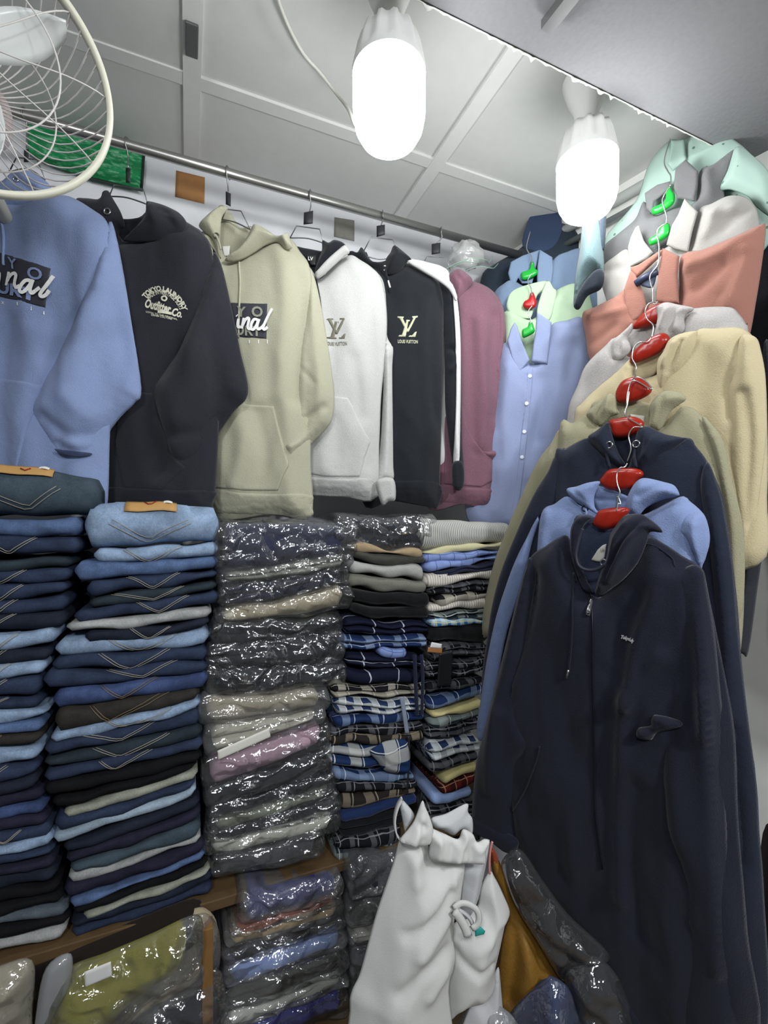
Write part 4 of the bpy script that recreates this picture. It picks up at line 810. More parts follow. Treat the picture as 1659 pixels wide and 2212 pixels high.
# light blue
pl = chain_plane(.050)
G = Garm('hoodie', 'light blue hoodie directly behind the front navy one in the right chain', 'hoodie', pl, 'hoodies in the right hand chain', z=CAMZ+.3, seed=210)
G.p('back_panel', zb((715, 520), (740, 500), (900, 560), (930, 600), (900, 660), (760, 660), (715, 600)), .006, m_bl2, off=-.008, folds=[(zb((720, 575), (900, 585)), .004, -.004)])
G.p('body', zb((428, 652), (500, 600), (568, 560), (640, 610), (740, 645), (900, 650), (980, 660), (1180, 562), (1240, 590), (1310, 655), (1335, 720), (1342, 800), (1320, 900), (1302, 945), (1280, 1100), (1200, 1900), (500, 1900), (350, 1500), (400, 900)), .020, m_bl2, R=.03, drape=.003, folds=[(zb((1230, 655), (1175, 700), (1150, 790)), .006, -.005), (zb((440, 660), (410, 760)), .006, -.004)])
G.p('sleeve', zb((428, 652), (390, 700), (350, 780), (290, 900), (240, 1030), (180, 1220), (130, 1450), (100, 1650), (78, 1790), (78, 1860), (96, 1888), (120, 1850), (180, 1600), (240, 1300), (320, 1050), (380, 800)), .014, m_bl2, off=.002, R=.022, key='s1', folds=[(zb((360, 820), (310, 1000)), .006, -.004)])
G.p('sleeve', zb((1180, 680), (1250, 645), (1310, 660), (1340, 740), (1340, 830), (1300, 942), (1290, 950), (1250, 880), (1200, 800), (1150, 780)), .018, m_bl2, off=.012, R=.02, key='s2', folds=[(zb((1270, 720), (1250, 850)), .008, .006), (zb((1300, 740), (1290, 880)), .006, -.006)])
G.p('hood', zb((565, 520), (620, 505), (680, 485), (745, 478), (735, 510), (716, 560), (720, 620), (755, 660), (735, 660), (660, 615), (590, 570)), .016, m_bl2, off=.014, R=.02, key='h2', folds=[(zb((600, 530), (680, 600)), .005, -.005)])
G.p('hood', zb((895, 640), (890, 580), (920, 510), (955, 470), (1000, 460), (1090, 480), (1150, 500), (1178, 545), (1165, 558), (1080, 580), (1000, 620), (960, 660), (920, 665)), .020, m_bl2, off=.018, R=.022, key='h1', folds=[(zb((1150, 530), (1040, 570), (950, 630)), .006, .006), (zb((1050, 500), (960, 560)), .006, -.005)])
eyelet(G, *zb((665, 625))[0], .006, 'h2', simple('2c3040', .4, .6)); G.cord(zb((665, 630), (675, 645), (668, 665)), .0022, m_bl2, on='body', off=.02)
wood_hanger(pl, zb((742, 485), (760, 450), (800, 412), (900, 405), (960, 412), (985, 440), (950, 475), (920, 515), (850, 528), (790, 522)), [(p[0], p[1], k) for p, k in zip(zb((895, 380), (880, 400), (855, 405), (838, 440), (840, 490), (855, 540), (840, 590), (835, 620)), (.0, .006, .01, .012, .016, .016, .018, .018))], 'red wooden hanger in the light blue hoodie of the chain', off=.006)
# front navy zip hoodie
pl = chain_plane(0)
G = Garm('hoodie', 'dark navy zip hoodie at the front of the right chain, with white neck label', 'hoodie', pl, 'hoodies in the right hand chain', z=CAMZ+.1, seed=220)
G.p('back_panel', zd((100, 300), (280, 260), (480, 390), (620, 250), (560, 600), (400, 1000), (300, 1080), (230, 1000), (110, 700)), .006, m_nvin, off=-.012)
G.p('body', zb((370, 890), (450, 830), (560, 770), (600, 850), (620, 950), (700, 1090), (760, 1100), (860, 1010), (960, 860), (1010, 780), (1100, 820), (1190, 880), (1260, 920), (1310, 970), (1350, 1150), (1420, 1500), (1480, 1850))+zc((1500, 700), (1550, 1300), (1580, 1900), (1000, 1850), (840, 1650), (620, 1280), (440, 1050), (320, 900), (260, 700), (230, 400), (240, 100))+zb((270, 1500), (340, 1200), (365, 1000)), .026, m_nv, R=.045, drape=.005,
    folds=[(zb((1100, 1000), (1010, 1200), (930, 1450), (900, 1700)), .012, .009), (zb((1080, 1420), (980, 1520), (900, 1680)), .012, .008), (zb((940, 1100), (860, 1300), (790, 1500)), .02, -.005), (zc((880, 0), (870, 300), (860, 700), (870, 1100)), .012, .008), (zb((380, 1000), (350, 1250), (270, 1500)), .015, -.006), (zc((960, 500), (900, 900), (980, 1300)), .02, -.008), (zc((620, 500), (600, 900)), .03, .006)])
G.p('ribbed_hem', zc((310, 880), (440, 1030), (620, 1260), (790, 1500), (960, 1750), (1050, 1900), (980, 1920), (820, 1680), (600, 1320), (420, 1080), (300, 930)), .012, m_nv, on='body', off=-.004, R=.012)
G.p('sleeve', zb((370, 888), (340, 960), (300, 1100), (250, 1300), (200, 1500), (150, 1700), (100, 1900))+zc((70, 400), (50, 640), (60, 740), (150, 790), (240, 855), (290, 850), (300, 780), (300, 640), (330, 400), (420, 280), (350, 100))+zb((330, 1500), (370, 1200), (400, 1000)), .026, m_nv, off=.006, R=.035, key='s1', folds=[(zb((280, 1500), (230, 1700)), .012, -.006), (zc((180, 100), (160, 500)), .02, .006)])
G.p('cuff', zc((55, 660), (60, 742), (150, 795), (240, 860), (290, 855), (300, 790), (220, 740), (120, 680)), .014, m_nv, off=.022, R=.012)
G.p('sleeve', zb((1145, 985), (1200, 950), (1260, 930), (1310, 965), (1330, 1060), (1370, 1300), (1400, 1600))+zc((1420, 200), (1440, 800), (1480, 1400), (1520, 1900), (1150, 1900), (1180, 1400), (1190, 1000), (1090, 700), (1060, 500), (1040, 400), (1060, 200), (1080, 100))+zb((1100, 1500), (1130, 1250)), .026, m_nv, R=.045, off=.010, key='s2',
    folds=[(zb((1230, 1000), (1220, 1400), (1250, 1800)), .015, -.007), (zb((1300, 1000), (1310, 1400), (1330, 1850)), .012, .008), (zc((1320, 0), (1360, 800), (1400, 1500)), .012, .007), (zc((1120, 300), (1140, 700), (1200, 1200)), .018, .006)])
G.p('cuff', zc((1085, 115), (1040, 112), (1025, 140), (1020, 170), (960, 180), (943, 205), (950, 235), (1000, 250), (1030, 245), (1060, 210), (1180, 180), (1190, 150), (1130, 125)), .014, m_nv, off=.034, R=.012, folds=[(zc((1000, 190), (1060, 160)), .006, -.005)])
G.p('hood', zd((60, 440), (90, 340), (150, 270), (230, 262), (285, 290), (250, 320), (200, 380), (180, 480), (150, 600), (150, 700), (200, 850), (240, 950), (290, 1060), (200, 1040), (130, 880), (70, 680)), .020, m_nv, off=.014, R=.022, key='h2', folds=[(zd((140, 330), (100, 500), (140, 760)), .005, -.006)])
G.p('hood', zd((480, 470), (540, 370), (620, 270), (720, 245), (820, 250), (900, 300), (1000, 380), (1035, 440), (1000, 440), (900, 440), (870, 540), (780, 750), (640, 920), (500, 1030), (380, 1110), (320, 1080), (340, 980), (390, 830), (440, 700)), .026, m_nv, off=.020, R=.03, key='h1',
    folds=[(zd((700, 270), (560, 450), (440, 760), (360, 1000)), .006, .010), (zd((800, 310), (620, 500), (500, 760), (400, 980)), .005, -.010), (zd((900, 380), (720, 500), (580, 720), (440, 960)), .006, .009), (zd((960, 430), (820, 540), (660, 780)), .005, -.009)])
B = G.S['body']
G.p('neck_label', zd((440, 560), (400, 575), (350, 620), (280, 730), (330, 745), (390, 752), (420, 700)), .002, simple('dedbd0', .7), off=-.004, R=.001, smooth=False, drape=0)
text_on('Ldn', zd((380, 640))[0], zd((425, 640))[0], zd((380, 605))[0], G.pl, lambda a, b: .0005, simple('8f8c84', .7), G.root)
G.cord(zd((197, 400), (165, 480), (140, 580), (125, 680), (150, 780), (220, 830), (320, 835), (400, 800), (435, 770)), .0032, simple('30343f', .6), None, off=.034)
G.cord(zb((605, 975), (600, 1100), (598, 1250), (590, 1400), (578, 1500)), .0022, m_nv, on='body', off=.002); G.cord(zb((577, 1502), (566, 1548)), .0024, m_met, on='body', name='aglet', off=.002)
eyelet(G, *zd((415, 760))[0], .006, 'h1', m_met)
G.cord(zb((688, 1080), (700, 1100), (706, 1250), (708, 1500))+zc((712, 0), (718, 300), (720, 600), (760, 950)), .0016, simple('11131c', .5), on='body', name='zip_teeth', off=.0015)
G.cord(zc((420, 285), (395, 380), (340, 520), (270, 640)), .0016, m_nv, on='body', name='pocket_seam', off=.001)
G.cord(zd((870, 560), (960, 585), (1060, 650), (1140, 720), (1165, 800)), .0013, m_nv, on='body', name='shoulder_seam', off=.001)
G.cord(zd((60, 640), (90, 760), (125, 850), (110, 960)), .0013, m_nv, on='body', name='neck_seam', off=.001)
G.p('zip_pull', zb((690, 1112), (706, 1115), (700, 1160), (692, 1210), (668, 1205), (675, 1160)), .003, m_met, on='body', off=.006, R=.002, smooth=False, drape=0, h=.006)
G.p('zip_pull_hole', zb((678, 1178), (690, 1181), (687, 1200), (674, 1197)), .0012, m_blk, on='body', off=.0098, R=.001, smooth=False, drape=0, h=.006)
text_on('TokyoLdy', zd((590, 1570))[0], zd((728, 1620))[0], zd((598, 1520))[0], G.pl, B, simple('cfcfd2', .7), G.root, name='chest_embroidery', shear=.3, bold=.06, lift=.003)
wood_hanger(pl, zd((285, 345), (300, 320), (350, 220), (400, 195), (520, 178), (640, 175), (690, 205), (660, 250), (600, 330), (540, 380), (460, 408), (360, 400)), [(p[0], p[1], k) for p, k in zip(zb((835, 620), (842, 560), (858, 600), (845, 600), (835, 640)), (.0, .004, .006, .008, .01))], 'red wooden hanger in the front navy zip hoodie', off=.004)
# dark jacket sleeve at the right edge, and dark cloth behind
pl = Plane(at_depth(1630, 1100, .95).xy.to_3d()+Vector((0, 0, CAMZ)), (math.cos(math.radians(-75)), math.sin(math.radians(-75))))
G = Garm('jacket', 'dark charcoal jacket hanging at the far right edge beside the chain', 'jacket', pl, z=CAMZ+.5, seed=240)
m_ch = fabric('33353a', .12)
G.p('body', [(1640, 800), (1665, 720), (1700, 620), (1900, 500), (2100, 700), (2100, 1500), (1720, 1400), (1690, 1200), (1650, 1000)], .03, m_ch, R=.04, off=-.03)
G.p('sleeve', [(1650, 740), (1690, 800), (1690, 1000), (1660, 1120), (1640, 1250), (1618, 1405), (1604, 1412), (1582, 1396), (1590, 1330), (1606, 1200), (1628, 1080), (1645, 950)], .028, m_ch, R=.03)
pl = Plane(Vector((1.13, .62, CAMZ)), (math.sin(math.radians(12)), -math.cos(math.radians(12))))
G = Garm('coat', 'near black coat hung on the right wall behind the coral shirt', 'coat', pl, z=CAMZ+.5, seed=245)
G.p('body', [(1560, 500), (1600, 440), (1680, 420), (1850, 500), (1900, 1150), (1700, 1180), (1630, 1100), (1590, 900)], .02, fabric('26242a', .1), R=.03, off=-.03)
# maroon cloth at the right bottom edge
pl = Plane(at_depth(1650, 1950, .85).xy.to_3d()+Vector((0, 0, CAMZ)), (math.cos(math.radians(-70)), math.sin(math.radians(-70))))
G = Garm('trousers', 'dark maroon cloth hanging at the bottom right edge', 'trousers', pl, z=CAMZ-.5, seed=250)
G.p('leg', [(1648, 1800), (1700, 1790), (1800, 1850), (1800, 2300), (1640, 2300), (1636, 2050)], .03, fabric('3a1620', .1), R=.03)

# ------------------------------------------------------------------ folded clothes
FP = Plane((0, 1.05, CAMZ), (1, 0))
def arc_section(h, bulge, depth, lobes=1, n=16):
    """closed (y, z) section: front roll(s) then flat top/bottom running back; returns points and how many belong to the front"""
    pts = []
    for i in range(n+1):
        q = i/n; th = math.pi*(q-.5)
        if lobes == 1: y = 1-abs(math.cos(th))**.55; z = -math.sin(th)*.5
        else:
            z = .5-q; k = abs(math.sin(math.pi*q*lobes))**.6; e = abs(math.sin(math.pi*q))**.3; y = 1-(.45*e+.55*k*e)
        pts.append((y*bulge, z*h))
    return pts
class Fold: pass
def fold(name, mat, xl, tl, bl, xr, tr, br, parent=None, label=None, cat=None, group=None, plane=FP, depth=.245, bulge=None, lobes=1, seed=0, wob=.0025, n=26, sag=0., uv=False, grow=0., crumple=0., smooth=True, yoff=0., ns=16, twist=0.):
    """one folded garment: swept section with rounded front, rounded ends; corners are front-edge pixels"""
    A = plane.hit(xl, tl); B = plane.hit(xl, bl); D = plane.hit(xr, tr); E_ = plane.hit(xr, br)
    x0, x1 = A[0]-grow, D[0]+grow; L = x1-x0; back = -plane.n
    rows = []; m = None; uvs = []
    hmid = ((A[1]-B[1])+(D[1]-E_[1]))/2
    bg = bulge if bulge else min(.045, hmid*.75+.006)
    S = []
    for i in range(n+1):
        s = i/n; x = x0+L*s; zt = A[1]+(D[1]-A[1])*s; zb_ = B[1]+(E_[1]-B[1])*s
        sg = -sag*math.sin(math.pi*s); zt += sg+grow; zb_ += sg-grow
        if seed:
            zt += wob*noise.noise(Vector((x*14, seed*1.7, 0)))*1.5; zb_ += wob*noise.noise(Vector((x*14, seed*1.7+3, 5)))*1.5
        e = min(s, 1-s)*L; f = math.sqrt(max(0, 1-(1-min(e/.014, 1))**2)); f = .35+.65*f
        zc_ = (zt+zb_)/2; h = (zt-zb_)*f; xx = x
        yo = ((1-f)*.02+yoff+.006*noise.noise(Vector((x*9, seed*2.3, 9)))+.008*noise.noise(Vector((0, seed*5.3, 2)))) if seed else 0
        sec = arc_section(h, bg, depth, lobes, ns)
        sec = [(y+yo, z) for y, z in sec]
        sec = sec+[(bg+.05, -h*.5), (depth*.6, -h*.47), (depth, -h*.42), (depth, h*.42), (depth*.6, h*.47), (bg+.05, h*.5)]
        S.append((xx, zc_, sec))
    m = len(S[0][2]); vs = []; uvs = []
    al = [0]
    for j in range(1, m): al.append(al[-1]+math.hypot(S[n//2][2][j][0]-S[n//2][2][j-1][0], S[n//2][2][j][1]-S[n//2][2][j-1][1]))
    for x, z, sec in S:
        for j, (y, dz) in enumerate(sec):
            p = Vector((x, y, z+dz))
            if seed and not crumple and j <= ns: p.y -= .0035*noise.noise(Vector((x*26, p.z*40, seed)))+.002*noise.noise(Vector((x*60, p.z*60, seed+9)))
            if crumple and j <= ns+1:
                q = Vector((p.x*17, p.y*28, p.z*34+p.x*(8 if seed % 2 else -6)))+Vector((seed*1.3, 0, 0))+Vector((1, 1, 1))*noise.noise(p*12)*.9
                c = (noise.voronoi(q)[0][0]-.42)*crumple*3.0+(abs(noise.noise(p*40))-.2)*crumple*.5
                p.y += c; p.z += c*.6*(1 if dz > 0 else -1); p.x += .5*crumple*noise.noise(q*1.4)
            vs.append(plane.P+plane.t*p.x+back*p.y+Vector((0, 0, p.z))); uvs.append((x, al[j]))
    fs = [(i*m+j, i*m+(j+1) % m, (i+1)*m+(j+1) % m, (i+1)*m+j) for i in range(n) for j in range(m)]
    fs.append(tuple(range(m))[::-1]); fs.append(tuple(n*m+j for j in range(m)))
    org = plane.P+plane.t*((x0+x1)/2)+back*(depth*.5)+Vector((0, 0, B[1])) if parent is None else None
    o = mk(name, vs, fs, mat, parent, uvs=uvs if uv else None, origin=org, smooth=smooth); tag(o, label, cat, group)
    F = Fold(); F.o = o
    def surf(s, q, lift=0):
        i = min(max(s, 0), 1)*n; i0 = min(int(i), n-1); fi = i-i0; j = min(max(q, 0), 1)*ns; j0 = min(int(j), ns-1); fj = j-j0
        P = [Vector(vs[a*m+b]) for a, b in ((i0, j0), (i0+1, j0), (i0, j0+1), (i0+1, j0+1))]
        p = (P[0]*(1-fi)+P[1]*fi)*(1-fj)+(P[2]*(1-fi)+P[3]*fi)*fj
        du = P[1]-P[0]; dv = P[2]-P[0]; nn = du.cross(dv)
        if nn.length > 1e-12: nn.normalize()
        if nn.dot(plane.n) < 0: nn = -nn
        return p+nn*lift
    F.surf = surf; return F
def pocket(F, s0, st, s1, qt, mat, thread, top=0., q1=None):
    """back pocket showing on the front roll: raised patch with two rows of stitching as its sub-part"""
    q0 = .05; n, m_ = 16, 6; vs, fs = [], []
    def qm(s):
        return (top+.25*(qt-top))+(qt-(top+.25*(qt-top)))*((s-s0)/(st-s0) if s < st else (s1-s)/(s1-st)) if q1 is None else q1+(qt-q1)*((s-s0)/(st-s0) if s < st else (s1-s)/(s1-st))
    for i in range(n+1):
        s = s0+(s1-s0)*i/n
        for j in range(m_+1): vs.append(F.surf(s, top+(qm(s)-top)*j/m_, .0022 if 0 < i < n and j < m_ else -.001))
    for i in range(n):
        for j in range(m_): fs.append((i*(m_+1)+j, i*(m_+1)+j+1, (i+1)*(m_+1)+j+1, (i+1)*(m_+1)+j))
    po = mk('back_pocket', vs, fs, mat, F.o)
    vs, fs = [], []
    for ins in (.02, .13):
        pts = []
        for i in range(15):
            s = s0+(s1-s0)*(ins*.35+(1-.7*ins)*i/14); pts.append(F.surf(s, max(top, qm(s)-ins*(qt-top)), .0026))
        tube_geo(pts, .0007, 5, vs, fs)
    mk('stitching', vs, fs, thread, po)
    return po
def patch(F, s0, s1, q0, q1, lift, mat, name='leather_card', parent=None, sk=0.):
    n, m_ = 8, 4; vs, fs = [], []
    for i in range(n+1):
        s = s0+(s1-s0)*i/n
        for j in range(m_+1):
            q = q0+(q1-q0)*j/m_+sk*(i/n-.5); vs.append(F.surf(s, q, lift+.002*math.sin(math.pi*i/n)))
    k = len(vs)
    for i in range(n):
        for j in range(m_): fs.append((i*(m_+1)+j, i*(m_+1)+j+1, (i+1)*(m_+1)+j+1, (i+1)*(m_+1)+j))
    o = mk(name, vs, fs, mat, parent or F.o); md = o.modifiers.new('thickness', 'SOLIDIFY'); md.thickness = .0012; return o
ORD = ['topmost', 'second', 'third', 'fourth', 'fifth', 'sixth', 'seventh', 'eighth', 'ninth', 'tenth', 'eleventh', 'twelfth', 'thirteenth', 'fourteenth', 'fifteenth', 'sixteenth', 'seventeenth', 'eighteenth', 'nineteenth', 'twentieth',
       'twenty-first', 'twenty-second', 'twenty-third', 'twenty-fourth', 'twenty-fifth', 'twenty-sixth', 'twenty-seventh', 'twenty-eighth', 'twenty-ninth', 'thirtieth', 'thirty-first', 'thirty-second', 'thirty-third', 'thirty-fourth', 'thirty-fifth', 'thirty-sixth']
TH_L = simple('9c978a', .7, key='pale stitching'); TH_T = simple('7c6c52', .7, key='tan stitching')
DEN = {'lb': ('7b94b2', 'light blue'), 'mb': ('47608a', 'mid blue'), 'nb': ('27344d', 'navy blue'), 'db': ('1d2433', 'dark indigo'), 'te': ('27343c', 'dark teal grey'), 'dg': ('4f5a64', 'slate grey'),
       'bk': ('131316', 'black'), 'br': ('33302b', 'dark brown'), 'pb': ('8ea3b5', 'pale ice blue'), 'gr': ('8d9080', 'grey green'), 'lg': ('9a9c9a', 'light grey'), 'pu': ('232236', 'dark violet blue'), 'bb': ('334672', 'strong blue'), 'tl': ('3a4a55', 'faded teal')}
def jeans_stack(rows, where, group, xr_def=None):
    for i, r in enumerate(rows):
        c, xl, tl, bl, xr, tr, br = r[:7]; pk = r[7] if len(r) > 7 else None
        mat = denim(DEN[c][0], .35 if c not in ('lb', 'mb', 'bb') else .5)
        extra = ', back pocket tip showing on the fold' if pk else ''
        F = fold('folded_jeans', mat, xl, tl, bl, xr, tr, br, label=f'{DEN[c][1]} folded jeans, {ORD[i]} from the top of the {where}', cat='jeans', group=group, seed=i+3+len(where), lobes=1, depth=.10 if i < 2 else .25, wob=.006, sag=r[8] if len(r) > 8 else .003, bulge=r[9] if len(r) > 9 else None)
        if pk: pocket(F, *pk[:4], mat, TH_L if c in ('lb', 'te', 'tl', 'db', 'nb') else TH_T, **(pk[4] if len(pk) > 4 else {}))
        if i == 0:
            t = patch(F, *r[10], simple('b98f55', .6, key='tan leather card', var=.08))
            if len(r) > 11:
                vs, fs = [], []; tube_geo([F.surf(*q, .009) for q in r[11]], .0014, 5, vs, fs); mk('card_emblem', vs, fs, simple('8c2a1e', .6), t)
                patch(F, r[10][1]-.1, r[10][1]-.03, r[10][2], r[10][2]+.05, .008, simple('e2e0da', .5), 'size_sticker', t)
z1 = lambda x, y: (x/3.456, 980+y/3.456)
J1 = [('tl', -150, 985, 1120, 212, 1030, 1106, (.10, .55, .76, .78, dict(top=.18, q1=.45)), 0, .06, (.3, .70, .14, .30, .006), [(.5, .2), (.53, .24), (.56, .2)]),
      ('mb', -140, 1118, 1162, 173, 1113, 1155), ('nb', -140, 1162, 1206, 171, 1156, 1196, (.25, .48, .68, .85)), ('te', -140, 1206, 1234, 150, 1202, 1227), ('nb', -135, 1234, 1266, 150, 1228, 1256, (.2, .42, .65, .9)),
      ('nb', -135, 1266, 1297, 143, 1258, 1282, (.2, .42, .65, .9)), ('nb', -135, 1297, 1332, 142, 1284, 1318, (.2, .4, .6, .85)), ('db', -135, 1332, 1372, 140, 1318, 1354, (.2, .4, .6, .7)), ('lb', -140, 1374, 1411, 121, 1358, 1392, (.25, .45, .68, .8)),
      ('db', -140, 1411, 1440, 108, 1395, 1426, (.2, .4, .62, .8)), ('lb', -145, 1441, 1476, 97, 1428, 1458, (.2, .4, .68, .9)), ('nb', -145, 1476, 1514, 87, 1462, 1499, (.2, .4, .68, .8)), ('nb', -145, 1514, 1550, 87, 1502, 1530, (.25, .45, .68, .7)),
      ('lb', -145, 1551, 1574, 100, 1532, 1552), ('mb', -145, 1574, 1600, 90, 1556, 1580), ('br', -145, 1602, 1632, 88, 1582, 1604, (.3, .5, .62, .8)), ('lb', -145, 1634, 1680, 86, 1612, 1640), ('nb', -145, 1682, 1708, 80, 1648, 1678, (.2, .4, .7, .8)),
      ('db', -145, 1708, 1738, 80, 1680, 1705), ('pu', -145, 1738, 1761, 93, 1705, 1732), ('bb', -145, 1762, 1788, 96, 1733, 1758), ('pu', -145, 1790, 1818, 102, 1758, 1782), ('nb', -145, 1818, 1841, 108, 1784, 1808, (.4, .6, .74, .7)),
      ('lb', -145, 1842, 1866, 112, 1808, 1830), ('nb', -145, 1866, 1894, 114, 1830, 1852), ('pu', -145, 1894, 1920, 117, 1852, 1878), ('db', -145, 1920, 1948, 120, 1878, 1904), ('bk', -145, 1948, 1976, 126, 1904, 1930),
      ('bk', -145, 1976, 2006, 134, 1930, 1956), ('dg', -145, 2006, 2030, 144, 1956, 1982), ('bk', -145, 2030, 2056, 147, 1982, 2003), ('lg', -145, 2056, 2080, 140, 2003, 2030)]
jeans_stack(J1, 'leftmost jeans stack', 'jeans in the leftmost stack')
J2 = [('lb', 180, 1084, 1188, 474, 1090, 1170, (.17, .46, .78, .80, dict(top=.10, q1=.50)), 0, .07, (.28, .66, .14, .32, .006), [(.42, .16), (.45, .21), (.48, .21), (.51, .16)]),
      ('lb', 200, 1188, 1216, 472, 1171, 1200, (.22, .42, .70, .95)), ('mb', 158, 1212, 1254, 472, 1202, 1228), ('nb', 186, 1255, 1289, 470, 1230, 1251, (.28, .48, .70, .8)), ('te', 190, 1290, 1319, 470, 1253, 1276, (.16, .48, .73, .75)),
      ('nb', 157, 1318, 1346, 474, 1277, 1300, (.40, .56, .78, .8)), ('lg', 140, 1348, 1368, 458, 1308, 1336), ('db', 182, 1362, 1392, 452, 1338, 1356, (.34, .50, .68, .85)),
      ('lb', 115, 1386, 1420, 453, 1360, 1396, (.30, .52, .78, .95)), ('nb', 110, 1421, 1452, 450, 1398, 1426, (.27, .48, .74, .9)), ('nb', 92, 1452, 1492, 450, 1427, 1450, (.35, .58, .80, .7)), ('bb', 112, 1492, 1537, 450, 1450, 1481, (.28, .42, .66, .75)),
      ('br', 116, 1532, 1590, 432, 1482, 1512, (.22, .36, .80, .85)), ('lb', 108, 1585, 1610, 434, 1514, 1532, (.34, .5, .8, .9)), ('nb', 92, 1606, 1642, 436, 1534, 1568, (.20, .46, .74, .7)), ('te', 92, 1642, 1668, 438, 1569, 1595, (.28, .45, .78, .8)),
      ('nb', 92, 1668, 1694, 440, 1596, 1620, (.32, .42, .66, .85)), ('bk', 92, 1694, 1728, 436, 1621, 1648), ('bk', 110, 1728, 1754, 426, 1648, 1664), ('gr', 136, 1752, 1773, 428, 1662, 1682), ('nb', 116, 1772, 1804, 422, 1684, 1702),
      ('pb', 112, 1800, 1828, 424, 1702, 1724), ('db', 134, 1826, 1850, 432, 1726, 1748), ('pu', 140, 1850, 1874, 434, 1748, 1772), ('tl', 150, 1872, 1890, 434, 1774, 1804), ('lg', 146, 1890, 1914, 434, 1804, 1818),
      ('pu', 136, 1914, 1950, 444, 1820, 1844), ('mb', 150, 1950, 1964, 444, 1844, 1856), ('bk', 156, 1964, 1980, 450, 1857, 1877), ('gr', 178, 1979, 1992, 455, 1877, 1889), ('db', 150, 1992, 2010, 462, 1890, 1910), ('nb', 152, 2010, 2034, 460, 1911, 1938)]
jeans_stack(J2, 'second jeans stack', 'jeans in the second stack')

# polythene-bagged garments, third stack
FM = film('cfd3d6', .035); FM2 = film('dadcdc', .09, key='milky polythene')
def bagged(c, xl, tl, bl, xr, tr, br, label, group, colname, fm=None, sh=.0, lobes=1, extra=None, grow=.006, plane=FP, ex=(16, 18), seed=1, cr_=.006, cat='packed clothing', mat=None, depth=.245, sag=.004):
    r = empty('bagged_garment', plane.at((xl+xr)/2, (bl+br)/2)-plane.n*.12, label, cat, group)
    fold('garment', mat or fabric(c, .1), xl+ex[0], tl, bl, xr-ex[1], tr, br, r, plane=plane, seed=seed, wob=.004, lobes=lobes, depth=depth-.01, yoff=.009, sag=sag)
    fold('polythene_bag', fm or FM, xl, tl, bl, xr, tr, br, r, plane=plane, seed=seed, wob=.006, n=84, ns=30, grow=grow, crumple=cr_, depth=depth, sag=sag, yoff=.0)
    return r
z3 = lambda x, y: (420+x/4.366, 1080+y/4.366)
g3 = 'bagged garments in the third stack'
K = [('33374a', 470, 1126, 1236, 772, 1128, 1200, 'navy garment in a big puffed clear bag, topmost of the third stack'),
     ('8d8c80', 474, 1236, 1264, 766, 1196, 1226, 'pale lined garment in clear bag, second from the top of the third stack'),
     ('22263a', 476, 1264, 1318, 760, 1224, 1262, 'dark navy garment in clear bag, third from the top of the third stack'),
     ('b3a88e', 468, 1320, 1350, 764, 1264, 1312, 'beige garment in clear bag, fourth from the top of the third stack'),
     ('1a1b20', 458, 1350, 1400, 742, 1330, 1364, 'black garment in clear bag, fifth from the top of the third stack'),
     ('202228', 450, 1400, 1448, 745, 1364, 1430, 'charcoal garment in clear bag, sixth from the top of the third stack'),
     ('17181e', 446, 1448, 1508, 752, 1432, 1478, 'black garment in crumpled clear bag, above the beige ones of the third stack'),
     ('a59b84', 432, 1510, 1570, 712, 1492, 1534, 'stone beige garment in dusty bag, under the black ones of the third stack'),
     ('c1bba8', 444, 1572, 1640, 704, 1536, 1562, 'cream folded garment with white card in the third stack'),
     ('b79aa6', 440, 1640, 1712, 716, 1564, 1612, 'soft pink garment in clear bag in the third stack'),
     ('1d1e22', 446, 1712, 1752, 722, 1614, 1668, 'black garment in clear bag directly beneath the pink one'),
     ('15161c', 452, 1752, 1776, 730, 1668, 1700, 'black garment in shiny bag, second beneath the pink one'),
     ('7c8270', 452, 1776, 1804, 732, 1702, 1724, 'sage green garment in clear bag in the lower third stack'),
     ('14151c', 448, 1804, 1826, 738, 1724, 1758, 'black garment in clear bag right above the white one'),
     ('c6c4b6', 442, 1826, 1864, 738, 1758, 1800, 'off white garment in clear bag near the bottom of the third stack'),
     ('454748', 460, 1864, 1900, 700, 1800, 1848, 'dark grey garment in bag at the bottom of the third stack')]
for i, (c, xl, tl, bl, xr, tr, br, lb) in enumerate(K):
    r = bagged(c, xl, tl, bl, xr, tr, br, lb, g3, '', fm=FM if i < 7 or i > 8 else FM2, seed=i+60, cr_=.009 if i in (0, 1, 2, 4, 5, 6) else .006, grow=.008 if i == 0 else .005, lobes=(1, 2, 2, 1, 2, 2, 2, 1, 2, 1, 1, 1, 1, 1, 1, 1)[i])
    if i == 8: puff('white_card', [(470, 1622), (583, 1572), (585, 1592), (472, 1642)], FP, .002, simple('dcdad0', .6), r, smooth=False, off=.002, drape=0)

zf = lambda *L: [(690+x/3.107, 1500+y/3.107) for x, y in L]
